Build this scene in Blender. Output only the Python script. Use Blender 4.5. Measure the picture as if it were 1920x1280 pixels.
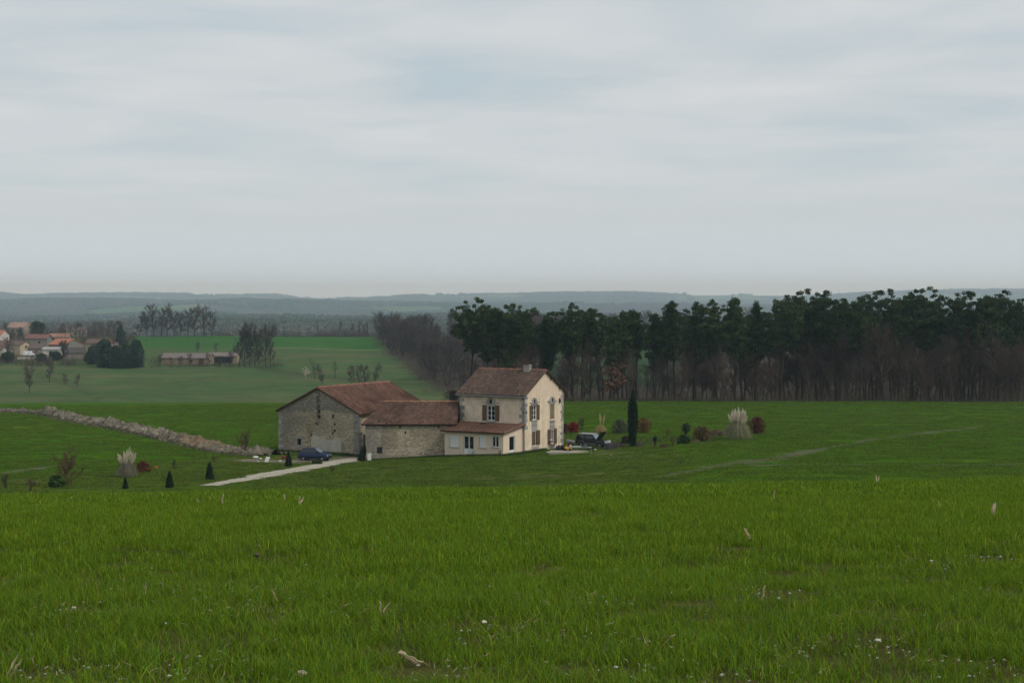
import bpy, math, random
import numpy as np
from mathutils import Vector, Matrix

# ------------------------------------------------------------------ camera, sky, sun, exposure
F, HOR, CX = 3000.0, 560.0, 960.0          # focal length in pixels of the 1920x1280 photo, eye-level row, centre column
for o in list(bpy.data.objects): bpy.data.objects.remove(o)
scene = bpy.context.scene
COL = scene.collection
R = math.radians

cam_d = bpy.data.cameras.new('camera'); cam = bpy.data.objects.new('camera', cam_d); COL.objects.link(cam)
cam_d.sensor_width = 36.0; cam_d.lens = 36.0 * F / 1920.0
cam_d.shift_y = -(640.0 - HOR) / 1920.0
cam_d.clip_start = 0.1; cam_d.clip_end = 40000
cam.location = (0, 0, 0); cam.rotation_euler = (R(90), 0, 0)
scene.camera = cam

SUN_EL, SUN_AZ = 47.0, 122.0                # elevation; azimuth from straight ahead (+Y) towards the right (+X)
w = bpy.data.worlds.new('World'); scene.world = w; w.use_nodes = True
nt = w.node_tree; nt.nodes.clear()
N = lambda t: nt.nodes.new(t)
L = lambda a, b: nt.links.new(a, b)
out = N('ShaderNodeOutputWorld'); bg = N('ShaderNodeBackground'); L(bg.outputs[0], out.inputs[0])
sky = N('ShaderNodeTexSky'); sky.sky_type = 'NISHITA'; sky.sun_disc = False
sky.sun_elevation = R(SUN_EL); sky.sun_rotation = R(SUN_AZ); sky.air_density = 1.0; sky.dust_density = 2.0
bg.inputs[1].default_value = 0.1
# overcast deck: noise on the plane of the clouds, so that banks flatten towards the horizon
tc = N('ShaderNodeTexCoord'); sep = N('ShaderNodeSeparateXYZ'); L(tc.outputs['Generated'], sep.inputs[0])
zz = N('ShaderNodeMath'); zz.operation = 'MAXIMUM'; L(sep.outputs[2], zz.inputs[0]); zz.inputs[1].default_value = 0.0
zb = N('ShaderNodeMath'); zb.operation = 'ADD'; L(zz.outputs[0], zb.inputs[0]); zb.inputs[1].default_value = 0.045
dx = N('ShaderNodeMath'); dx.operation = 'DIVIDE'; L(sep.outputs[0], dx.inputs[0]); L(zb.outputs[0], dx.inputs[1])
dy = N('ShaderNodeMath'); dy.operation = 'DIVIDE'; L(sep.outputs[1], dy.inputs[0]); L(zb.outputs[0], dy.inputs[1])
cmb = N('ShaderNodeCombineXYZ'); L(dx.outputs[0], cmb.inputs[0]); L(dy.outputs[0], cmb.inputs[1])
n1 = N('ShaderNodeTexNoise'); n1.inputs['Scale'].default_value = 1.0; n1.inputs['Detail'].default_value = 5.0
n1.inputs['Roughness'].default_value = 0.52; n1.inputs['Distortion'].default_value = 0.35; L(cmb.outputs[0], n1.inputs['Vector'])
rmp = N('ShaderNodeValToRGB'); L(n1.outputs[0], rmp.inputs[0])
CL = 11.0                                   # background strength is 0.1
e = rmp.color_ramp.elements
e[0].position = 0.30; e[0].color = (0.465*CL, 0.548*CL, 0.595*CL, 1)
e[1].position = 0.66; e[1].color = (0.640*CL, 0.660*CL, 0.672*CL, 1)
m_ = e.new(0.48); m_.color = (0.565*CL, 0.606*CL, 0.632*CL, 1)
# thick moist air low on the horizon hides the relief of the deck
fd = N('ShaderNodeMapRange'); L(sep.outputs[2], fd.inputs[0]); fd.inputs[1].default_value = 0.03; fd.inputs[2].default_value = 0.125
fd.inputs[3].default_value = 0.0; fd.inputs[4].default_value = 1.0
mx = N('ShaderNodeMixRGB'); L(fd.outputs[0], mx.inputs[0]); fh = N('ShaderNodeMapRange'); L(sep.outputs[2], fh.inputs[0]); fh.inputs[1].default_value = 0.0; fh.inputs[2].default_value = 0.05; fh.inputs[3].default_value = 0.0; fh.inputs[4].default_value = 1.0
hz = N('ShaderNodeMixRGB'); L(fh.outputs[0], hz.inputs[0]); hz.inputs[1].default_value = (0.620*CL, 0.745*CL, 0.865*CL, 1); hz.inputs[2].default_value = (0.580*CL, 0.632*CL, 0.664*CL, 1); L(hz.outputs[0], mx.inputs[1]); L(rmp.outputs[0], mx.inputs[2])
mn = N('ShaderNodeMixRGB'); mn.inputs[0].default_value = 0.93; L(sky.outputs[0], mn.inputs[1]); L(mx.outputs[0], mn.inputs[2])
L(mn.outputs[0], bg.inputs[0])

sun_d = bpy.data.lights.new('sun', 'SUN'); sun_d.energy = 1.6; sun_d.angle = R(14); sun_d.color = (1.0, 0.95, 0.87)
sun = bpy.data.objects.new('sun', sun_d); COL.objects.link(sun)
sd = Vector((math.sin(R(SUN_AZ)) * math.cos(R(SUN_EL)), math.cos(R(SUN_AZ)) * math.cos(R(SUN_EL)), math.sin(R(SUN_EL))))
sun.rotation_euler = (-sd).to_track_quat('-Z', 'Y').to_euler()

scene.view_settings.view_transform = 'Standard'; scene.view_settings.look = 'None'
scene.view_settings.exposure = 0.0; scene.view_settings.gamma = 1.0; scene.view_settings.use_curve_mapping = False
cy = scene.cycles
cy.use_denoising = True; cy.max_bounces = 6; cy.diffuse_bounces = 2; cy.glossy_bounces = 2; cy.transmission_bounces = 2
cy.volume_bounces = 2; cy.transparent_max_bounces = 8; cy.use_adaptive_sampling = False
cy.caustics_reflective = False; cy.caustics_refractive = False

# ------------------------------------------------------------------ helpers
rng = random.Random(11)
def S(r, g, b):
    f = lambda c: ((c/255+0.055)/1.055)**2.4 if c > 10 else c/255/12.92
    return (f(r), f(g), f(b))

_lat = np.random.RandomState(5).rand(256, 256)
def vn(x, y):
    x = np.asarray(x, float); y = np.asarray(y, float)
    xi = np.floor(x).astype(int); yi = np.floor(y).astype(int)
    fx = x-xi; fy = y-yi; fx = fx*fx*(3-2*fx); fy = fy*fy*(3-2*fy)
    a = _lat[xi & 255, yi & 255]; b = _lat[(xi+1) & 255, yi & 255]; c = _lat[xi & 255, (yi+1) & 255]; d = _lat[(xi+1) & 255, (yi+1) & 255]
    return (a*(1-fx)+b*fx)*(1-fy)+(c*(1-fx)+d*fx)*fy
def fbm(x, y, o=4):
    s = 0; a = 0.5; t = 0
    for i in range(o):
        s = s+a*vn(x*2**i+17.3*i, y*2**i+5.1*i); t += a; a *= 0.5
    return s/t

MATS = {}
def mat(name, base, rough=0.85, var=0.25, scale=3.0, bump=0.0, bscale=None, attr=False, objrand=0.0, spec=0.3, metal=0.0, transl=0.0, stretch=None, tint=None, coat=0.0):
    if name in MATS: return MATS[name]
    m = bpy.data.materials.new(name); m.use_nodes = True; t = m.node_tree
    p = t.nodes['Principled BSDF']; o = t.nodes['Material Output']
    p.inputs['Roughness'].default_value = rough; p.inputs['Metallic'].default_value = metal
    p.inputs['Specular IOR Level'].default_value = spec
    if coat: p.inputs['Coat Weight'].default_value = coat
    col = None
    c4 = (*base, 1)
    rgb = t.nodes.new('ShaderNodeRGB'); rgb.outputs[0].default_value = c4; col = rgb.outputs[0]
    def mul(a, b, fac=1.0, typ='MULTIPLY'):
        k = t.nodes.new('ShaderNodeMixRGB'); k.blend_type = typ; k.inputs[0].default_value = fac
        t.links.new(a, k.inputs[1]); t.links.new(b, k.inputs[2]); return k.outputs[0]
    if attr:
        a = t.nodes.new('ShaderNodeAttribute'); a.attribute_name = 'col'; col = mul(col, a.outputs['Color'])
    tcn = t.nodes.new('ShaderNodeTexCoord'); mp = t.nodes.new('ShaderNodeMapping'); t.links.new(tcn.outputs['Object'], mp.inputs[0])
    if stretch: mp.inputs['Scale'].default_value = stretch
    if var > 0:
        nz = t.nodes.new('ShaderNodeTexNoise'); nz.inputs['Scale'].default_value = scale; nz.inputs['Detail'].default_value = 6; nz.inputs['Roughness'].default_value = 0.65
        t.links.new(mp.outputs[0], nz.inputs['Vector'])
        r = t.nodes.new('ShaderNodeValToRGB'); t.links.new(nz.outputs[0], r.inputs[0])
        tn = tint or (1, 1, 1)
        r.color_ramp.elements[0].position = 0.3; r.color_ramp.elements[0].color = (1-var, 1-var, 1-var, 1)
        r.color_ramp.elements[1].position = 0.7; r.color_ramp.elements[1].color = ((1+var)*tn[0], (1+var)*tn[1], (1+var)*tn[2], 1)
        col = mul(col, r.outputs[0])
    if objrand:
        oi = t.nodes.new('ShaderNodeObjectInfo'); r2 = t.nodes.new('ShaderNodeValToRGB'); t.links.new(oi.outputs['Random'], r2.inputs[0])
        r2.color_ramp.elements[0].color = (1-objrand, 1-objrand*0.9, 1-objrand*0.7, 1); r2.color_ramp.elements[1].color = (1+objrand, 1+objrand*0.8, 1+objrand*0.5, 1)
        col = mul(col, r2.outputs[0])
    t.links.new(col, p.inputs['Base Color'])
    if bump:
        nb = t.nodes.new('ShaderNodeTexNoise'); nb.inputs['Scale'].default_value = bscale or scale*4; nb.inputs['Detail'].default_value = 5
        t.links.new(mp.outputs[0], nb.inputs['Vector'])
        b = t.nodes.new('ShaderNodeBump'); b.inputs['Strength'].default_value = min(bump, 1.0); b.inputs['Distance'].default_value = 0.05*max(1, bump)
        t.links.new(nb.outputs[0], b.inputs['Height']); t.links.new(b.outputs[0], p.inputs['Normal'])
    if transl:
        tr = t.nodes.new('ShaderNodeBsdfTranslucent'); t.links.new(col, tr.inputs[0])
        ms = t.nodes.new('ShaderNodeMixShader'); ms.inputs[0].default_value = transl
        t.links.new(p.outputs[0], ms.inputs[1]); t.links.new(tr.outputs[0], ms.inputs[2]); t.links.new(ms.outputs[0], o.inputs[0])
    MATS[name] = m
    return m

class MB:
    """collects faces; build() links them as one mesh object"""
    def __init__(s): s.v = []; s.f = []; s.c = []; s.m = []
    def quad(s, a, b, c, d, col=None, mi=0):
        n = len(s.v); s.v += [tuple(a), tuple(b), tuple(c), tuple(d)]; s.f.append((n, n+1, n+2, n+3)); s.c.append(col or (1, 1, 1)); s.m.append(mi)
    def tri(s, a, b, c, col=None, mi=0):
        n = len(s.v); s.v += [tuple(a), tuple(b), tuple(c)]; s.f.append((n, n+1, n+2)); s.c.append(col or (1, 1, 1)); s.m.append(mi)
    def poly(s, pts, col=None, mi=0):
        n = len(s.v); s.v += [tuple(p) for p in pts]; s.f.append(tuple(range(n, n+len(pts)))); s.c.append(col or (1, 1, 1)); s.m.append(mi)
    def hexa(s, p, col=None, mi=0):
        """8 points: bottom 0-3 counter-clockwise, top 4-7"""
        n = len(s.v); s.v += [tuple(q) for q in p]
        for f in ((3, 2, 1, 0), (4, 5, 6, 7), (0, 1, 5, 4), (1, 2, 6, 5), (2, 3, 7, 6), (3, 0, 4, 7)):
            s.f.append(tuple(n+i for i in f)); s.c.append(col or (1, 1, 1)); s.m.append(mi)
    def box(s, c, d, col=None, mi=0, rz=0, taper=1.0):
        x, y, z = c; a, b, h = d[0]/2, d[1]/2, d[2]/2; cs, sn = math.cos(rz), math.sin(rz); P = []
        for zz_, k in ((-h, 1.0), (h, taper)):
            for px_, py_ in ((-a, -b), (a, -b), (a, b), (-a, b)):
                P.append((x+(px_*cs-py_*sn)*k, y+(px_*sn+py_*cs)*k, z+zz_))
        s.hexa(P, col, mi)
    def tube(s, pts, rad, n=5, col=None, mi=0, cap=True):
        pts = [Vector(p) for p in pts]; rings = []; base = len(s.v)
        for i, p in enumerate(pts):
            d = (pts[min(i+1, len(pts)-1)]-pts[max(i-1, 0)])
            d = d.normalized() if d.length > 1e-6 else Vector((0, 0, 1))
            u = d.cross(Vector((0, 0, 1)) if abs(d.z) < 0.9 else Vector((1, 0, 0))).normalized(); w_ = d.cross(u)
            r = rad[i] if isinstance(rad, (list, tuple)) else rad
            for k in range(n):
                a = 2*math.pi*k/n; s.v.append(tuple(p+u*(r*math.cos(a))+w_*(r*math.sin(a))))
        for i in range(len(pts)-1):
            for k in range(n):
                a = base+i*n+k; b = base+i*n+(k+1) % n
                s.f.append((a, b, b+n, a+n)); s.c.append(col or (1, 1, 1)); s.m.append(mi)
        if cap:
            s.f.append(tuple(base+k for k in range(n))); s.c.append(col or (1, 1, 1)); s.m.append(mi)
            q = base+(len(pts)-1)*n; s.f.append(tuple(q+n-1-k for k in range(n))); s.c.append(col or (1, 1, 1)); s.m.append(mi)
    def mesh(s, name, mats, smooth=False):
        me = bpy.data.meshes.new(name); me.from_pydata(s.v, [], s.f)
        a = me.attributes.new('col', 'FLOAT_COLOR', 'FACE')
        arr = np.ones((len(s.f), 4), np.float32); arr[:, :3] = np.array(s.c, np.float32) if s.c else 1
        a.data.foreach_set('color', arr.ravel())
        for m in (mats if isinstance(mats, (list, tuple)) else [mats]): me.materials.append(m)
        if any(s.m): me.polygons.foreach_set('material_index', s.m)
        if smooth: me.polygons.foreach_set('use_smooth', [True]*len(s.f))
        me.update(); return me
    def build(s, name, mats, parent=None, smooth=False, kind=None, label=None, loc=None):
        o = bpy.data.objects.new(name, s.mesh(name, mats, smooth)); COL.objects.link(o)
        if parent: o.parent = parent
        if loc: o.location = loc
        if kind: o['kind'] = kind
        if label: o['label'] = label
        return o

def np_obj(name, V, Fq, mats, parent=None, col=None, smooth=False, kind=None, label=None, cdom='FACE'):
    me = bpy.data.meshes.new(name); me.from_pydata(np.asarray(V).tolist(), [], np.asarray(Fq).tolist())
    if col is not None:
        a = me.attributes.new('col', 'FLOAT_COLOR', cdom); c = np.ones((len(col), 4), np.float32); c[:, :3] = col
        a.data.foreach_set('color', c.ravel())
    me.materials.append(mats)
    if smooth: me.polygons.foreach_set('use_smooth', [True]*len(me.polygons))
    me.update()
    o = bpy.data.objects.new(name, me); COL.objects.link(o)
    if parent: o.parent = parent
    if kind: o['kind'] = kind
    if label: o['label'] = label
    return o

def tag(o, label, cat, group=None):
    o['label'] = label; o['category'] = cat
    if group: o['group'] = group
    return o
def thing(name, label, cat, loc=(0, 0, 0), rz=0.0, group=None, scale=None):
    o = bpy.data.objects.new(name, None); COL.objects.link(o); o.empty_display_size = 0.3
    o.location = loc; o.rotation_euler = (0, 0, rz)
    if scale: o.scale = (scale,)*3 if not isinstance(scale, (tuple, list)) else scale
    return tag(o, label, cat, group)

# ------------------------------------------------------------------ lie of the land (eye of the photographer = origin)
D_ = [120, 140, 160, 180, 200, 230, 270, 315]
COLS = {
 -400: [60, 966, 90, 964] + [v for p in zip(D_, [920, 899, 876, 853, 832, 807, 783, 765]) for v in p],
 -100: [60, 966, 90, 964] + [v for p in zip(D_, [918, 897, 874, 851, 831, 806, 782, 764]) for v in p],
  300: [60, 964, 90, 961] + [v for p in zip(D_, [914, 897, 877, 857, 834, 806, 780, 760]) for v in p],
  680: [60, 962, 90, 958] + [v for p in zip(D_, [911, 895, 878, 861, 833, 803, 777, 756]) for v in p],
  960: [60, 960, 90, 953] + [v for p in zip(D_, [905, 888, 867, 847, 824, 798, 773, 752]) for v in p],
 1400: [60, 952, 90, 940] + [v for p in zip(D_, [889, 866, 845, 826, 809, 790, 769, 753]) for v in p],
 2000: [60, 950, 90, 937] + [v for p in zip(D_, [892, 868, 848, 830, 813, 794, 772, 754]) for v in p],
 2500: [60, 950, 90, 937] + [v for p in zip(D_, [892, 868, 848, 830, 813, 794, 772, 754]) for v in p],
}
FAR = [350, 754, 400, 762, 460, 756, 500, 741, 560, 714, 620, 690, 680, 669, 740, 652, 820, 636, 860, 631, 900, 637, 1000, 648, 1300, 641,
       1900, 624, 2800, 609, 3800, 602, 5000, 592, 6500, 578, 7500, 581, 9500, 566, 11500, 556, 13000, 560, 14500, 566]
def near_z(d): return -1.65-0.032*d-0.00118*d*d
def pchip(xs, ys, x):
    xs = np.array(xs, float); ys = np.array(ys, float); h = np.diff(xs); de = np.diff(ys)/h
    m = np.zeros_like(xs); m[0] = de[0]; m[-1] = de[-1]
    for i in range(1, len(xs)-1):
        if de[i-1]*de[i] > 0:
            w1 = 2*h[i]+h[i-1]; w2 = h[i]+2*h[i-1]; m[i] = (w1+w2)/(w1/de[i-1]+w2/de[i])
    x = np.clip(x, xs[0], xs[-1]); k = np.clip(np.searchsorted(xs, x)-1, 0, len(h)-1); t = (x-xs[k])/h[k]
    return ys[k]*(2*t**3-3*t**2+1)+h[k]*m[k]*(t**3-2*t**2+t)+ys[k+1]*(-2*t**3+3*t**2)+h[k]*m[k+1]*(t**3-t**2)
KEYS = sorted(COLS)
def ss(a, b, x): t = np.clip((np.asarray(x, float)-a)/(b-a), 0, 1); return t*t*(3-2*t)
PROF = {}
for k_ in KEYS:
    l = COLS[k_]+FAR
    xs_ = [-60, -30, 0, 12, 24, 36]; zs_ = [1.6*-0.2-1.2, -1.4]+[float(near_z(d)) for d in (0, 12, 24, 36)]
    for i in range(0, len(l), 2): xs_.append(l[i]); zs_.append(-l[i]*(l[i+1]-HOR)/F)
    PROF[k_] = (xs_, zs_)
def ground(x, y):
    x = np.atleast_1d(np.asarray(x, float)); y = np.atleast_1d(np.asarray(y, float))
    px = CX+F*x/np.maximum(y, 25.0); px = np.clip(px, KEYS[0], KEYS[-1])
    z = np.zeros_like(x); Z = [pchip(*PROF[k], y) for k in KEYS]
    idx = np.clip(np.searchsorted(KEYS, px, side='right')-1, 0, len(KEYS)-2); K = np.array(KEYS, float)
    t = (px-K[idx])/(K[idx+1]-K[idx]); t = t*t*(3-2*t)*0.5+t*0.5
    Z = np.array(Z); ii = np.arange(len(x))
    z = Z[idx, ii]*(1-t)+Z[idx+1, ii]*t
    z += 0.0165*np.clip(x, -40, 40)*np.clip(y/36, 0, 1)*(1-ss(40, 105, y))
    # gentle unevenness
    z += (fbm(x/2.3, y/2.3, 3)-0.5)*0.06*(1-ss(60, 120, y))
    z += (fbm(x/14, y/14, 3)-0.5)*0.30*ss(45, 100, y)*(1-0.75*np.exp(-((x+8)/26)**2-((y-182)/22)**2))
    z += (fbm(x/60+3, y/60, 3)-0.5)*3.0*ss(350, 480, y)
    far = ss(950, 2200, y)
    z += far*(fbm(x/800+9, y/1300+2, 4)-0.5)*92*np.clip(y/7000, 0.18, 1.0)
    # far ridges: higher to the left and right of the saddle
    pxx = CX+F*x/np.maximum(y, 25.0)
    z += ss(9000, 11500, y)*(np.interp(pxx, [-200, 0, 200, 400, 520, 560, 700, 900, 1200, 1500, 1700, 2100], [4, 4, 3, 2, 0, -7, -3, 2, 4, 3, 12, 18])-4)*11500/F
    return z
def gz(x, y): return float(ground(x, y)[0])
def hit(px, py, d0=100, d1=340):
    """where the sight line through (px, py) meets the ground between two distances"""
    d = np.linspace(d0, d1, 4000); u = (px-CX)/F
    g = ground(u*d, d); row = HOR-g/d*F
    s = row-py
    for i in range(len(d)-1):
        if s[i] >= 0 >= s[i+1]:
            return Vector((u*d[i], d[i], g[i]))
    i = int(np.argmin(np.abs(s))); return Vector((u*d[i], d[i], g[i]))
def at(px, d):
    x = (px-CX)/F*d; return Vector((x, d, gz(x, d)))
def plane(A, e, px, py):
    u = (px-CX)/F; s = (u*A.y-A.x)/(e.x-u*e.y); d = A.y+s*e.y
    return s, -(py-HOR)/F*d

# ground sheet
rows = np.concatenate([np.linspace(-25, 3, 15), np.linspace(4, 60, 150), np.geomspace(61, 360, 210), np.geomspace(364, 1000, 130), np.geomspace(1010, 14200, 220)])
cols_ = np.sign(np.linspace(-1, 1, 321))*np.abs(np.linspace(-1, 1, 321))**1.35*0.95
Yg, Ug = np.meshgrid(rows, cols_, indexing='ij'); Xg = Ug*(Yg+45)
gx, gy = Xg.ravel(), Yg.ravel(); gzv = ground(gx, gy)
pxg = CX+F*gx/np.maximum(gy, 25)
def mixc(c, new, m): return c*(1-m[:, None])+np.array(new)[None, :]*m[:, None]
gc = np.tile(np.array([0.070, 0.066, 0.026]), (len(gx), 1))
n_a = fbm(gx/9, gy/9); n_b = fbm(gx/35+4, gy/35)
gc = mixc(gc, (0.046, 0.110, 0.008), ss(70, 110, gy))                       # young cereal beyond the brow
lawn_edge = np.interp(pxg, [-200, 60, 260, 420, 640, 900, 1100, 1250, 1290, 1310], [128, 142, 160, 182, 205, 215, 205, 190, 150, 100])
lawn = (1-ss(-6, 6, gy-lawn_edge))*ss(100, 112, gy)*(1-ss(1230, 1330, pxg))
gc = mixc(gc, (0.050, 0.086, 0.012), lawn*(0.55+0.45*n_a))
gc = mixc(gc, (0.115, 0.105, 0.055), lawn*ss(0.55, 0.75, fbm(gx/5+8, gy/5))*0.5)
gc = mixc(gc, (0.080, 0.118, 0.016), ss(0.52, 0.75, n_b)*0.45*(1-lawn)*ss(90, 120, gy)*(1-ss(330, 345, gy)))
val = ss(330, 352, gy); farf0 = ss(880, 900, gy)
gc = mixc(gc, (0.062, 0.108, 0.040), val)                                   # meadow across the valley
gc = mixc(gc, (0.105, 0.118, 0.055), val*ss(0.5, 0.72, fbm(gx/40, gy/18))*0.6)
for ax, ay, hw, cc_, st_ in (([480, 560, 640, 760, 850], [690, 701, 711, 718, 727], 4.0, (0.045, 0.055, 0.028), .7), ([540, 660, 800, 870], [706, 722, 733, 742], 3.0, (0.11, 0.10, 0.06), .5), ([60, 130, 200], [700, 720, 752], 4.0, (0.04, 0.06, 0.03), .6), ([-100, 200, 420], [702, 705, 700], 3.0, (0.10, 0.115, 0.055), .5)):
    rowp = HOR-gzv/np.maximum(gy, 25)*F; gc = mixc(gc, cc_, val*(gy < 735)*np.exp(-((rowp-np.interp(pxg, ax, ay))/hw)**2)*((pxg > ax[0]) & (pxg < ax[-1]))*st_)
gc = mixc(gc, (0.085, 0.088, 0.045), val*ss(0.5, 0.7, fbm(gx/12+3, gy/8, 4))*0.5*(1-farf0))
upper = ss(735, 742, gy)*(1-ss(870, 885, gy))*ss(225, 260, pxg)
gc = mixc(gc, (0.040, 0.110, 0.026), upper)
gc = mixc(gc, (0.16, 0.17, 0.09), val*np.exp(-((gy-737)/2.2)**2)*ss(420, 480, pxg)*0.8)
wood_left = np.interp(gy, [440, 470, 500, 540, 600, 680, 760, 840, 900], [900, 880, 835, 800, 770, 735, 712, 704, 700])
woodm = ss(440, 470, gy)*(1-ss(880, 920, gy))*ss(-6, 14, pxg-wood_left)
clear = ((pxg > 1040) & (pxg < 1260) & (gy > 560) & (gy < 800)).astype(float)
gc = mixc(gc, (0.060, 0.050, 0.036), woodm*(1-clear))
gc = mixc(gc, (0.040, 0.078, 0.034), ss(520, 560, gy)*(1-ss(800, 840, gy))*ss(1010, 1040, pxg)*(1-ss(1260, 1290, pxg)))
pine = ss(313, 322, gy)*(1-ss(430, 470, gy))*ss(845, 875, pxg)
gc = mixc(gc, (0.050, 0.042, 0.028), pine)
vill = ss(640, 665, gy)*(1-ss(880, 900, gy))*(1-ss(205, 235, pxg))
gc = mixc(gc, (0.10, 0.10, 0.06), vill*0.8)
farf = ss(900, 1000, gy)
patch = fbm(gx/420+31, gy/600+7, 3); patch2 = vn(gx/300+3, gy/420+50)
gc = mixc(gc, (0.050, 0.056, 0.042), farf)
gc = mixc(gc, (0.075, 0.125, 0.050), farf*ss(0.53, 0.57, patch))
gc = mixc(gc, (0.17, 0.16, 0.11), farf*ss(0.84, 0.88, patch2)*ss(1600, 2100, gy)*0.7)
nR, nC = len(rows), len(cols_)
ii, jj = np.meshgrid(np.arange(nR-1), np.arange(nC-1), indexing='ij'); b0 = (ii*nC+jj).ravel()
quads = np.stack([b0, b0+1, b0+1+nC, b0+nC], 1)

def ground_mat():
    m = bpy.data.materials.new('field'); m.use_nodes = True; t = m.node_tree; p = t.nodes['Principled BSDF']
    p.inputs['Roughness'].default_value = 1.0; p.inputs['Specular IOR Level'].default_value = 0.0
    a = t.nodes.new('ShaderNodeAttribute'); a.attribute_name = 'col'
    g = t.nodes.new('ShaderNodeNewGeometry')
    def noise(scale, stretch, det=6, ro=0.6):
        mp = t.nodes.new('ShaderNodeMapping'); mp.inputs['Scale'].default_value = stretch; t.links.new(g.outputs['Position'], mp.inputs[0])
        n = t.nodes.new('ShaderNodeTexNoise'); n.inputs['Scale'].default_value = scale; n.inputs['Detail'].default_value = det; n.inputs['Roughness'].default_value = ro
        t.links.new(mp.outputs[0], n.inputs['Vector']); return n.outputs[0]
    def ramp(src, lo, hi, p0=0.3, p1=0.7):
        r = t.nodes.new('ShaderNodeValToRGB'); t.links.new(src, r.inputs[0]); r.color_ramp.elements[0].position = p0; r.color_ramp.elements[1].position = p1
        r.color_ramp.elements[0].color = (*lo, 1); r.color_ramp.elements[1].color = (*hi, 1); return r.outputs[0]
    def mul(x, y):
        k = t.nodes.new('ShaderNodeMixRGB'); k.blend_type = 'MULTIPLY'; k.inputs[0].default_value = 1; t.links.new(x, k.inputs[1]); t.links.new(y, k.inputs[2]); return k.outputs[0]
    c = mul(a.outputs['Color'], ramp(noise(1.0, (0.09, 0.30, 0.3)), (0.74, 0.78, 0.8), (1.28, 1.2, 1.2)))      # sowing rows run across the view
    c = mul(c, ramp(noise(1.0, (0.35, 1.4, 1.0), 8, 0.75), (0.66, 0.7, 0.7), (1.32, 1.28, 1.25)))
    c = mul(c, ramp(noise(0.05, (1, 1, 1), 4), (0.86, 0.9, 0.88), (1.16, 1.08, 1.1)))
    t.links.new(c, p.inputs['Base Color'])
    b = t.nodes.new('ShaderNodeBump'); b.inputs['Strength'].default_value = 0.9; b.inputs['Distance'].default_value = 0.16
    t.links.new(noise(2.2, (0.7, 1.2, 1), 6, 0.7), b.inputs['Height']); t.links.new(b.outputs[0], p.inputs['Normal'])
    return m
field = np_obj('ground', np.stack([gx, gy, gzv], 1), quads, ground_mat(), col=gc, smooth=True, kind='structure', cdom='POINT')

# ------------------------------------------------------------------ gravel drive and muddy track (draped strips)
PATHS = []
def strip(name, pts, widths, m, lift=0.05, n=140, across=9, rag=0.35, crown=0.0):
    P = np.array([[p.x, p.y] for p in pts]); s = np.concatenate([[0], np.cumsum(np.linalg.norm(np.diff(P, axis=0), axis=1))])
    q = np.linspace(0, s[-1], n); X = pchip(s, P[:, 0], q); Y = pchip(s, P[:, 1], q); Wd = np.interp(q, s, widths)
    tx, ty = np.gradient(X), np.gradient(Y); l = np.hypot(tx, ty); nx_, ny_ = -ty/l, tx/l
    PATHS.append((X, Y, Wd))
    V = []; E = []
    for k in range(across):
        t = k/(across-1)*2-1; ragn = (fbm(q*0.9+k//(across//2)*40, q*0+t*9, 3)-0.5)*2*rag*abs(t)
        off = Wd/2*t*(1+0)+ragn*np.sign(t)
        x = X+nx_*off; y = Y+ny_*off
        V.append(np.stack([x, y, ground(x, y)+lift*(1-0.6*abs(t)**4)+crown*(fbm(x*1.3, y*1.3, 3)-0.35)*(1-abs(t))], 1)); E.append(np.full(n, 1-abs(t)))
    V = np.concatenate(V); E = np.concatenate(E)
    b = np.array([[k*n+i, k*n+i+1, (k+1)*n+i+1, (k+1)*n+i] for k in range(across-1) for i in range(n-1)])
    return np_obj(name, V, b, m, col=np.stack([E]*3, 1), kind='structure', cdom='POINT', smooth=True)
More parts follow.
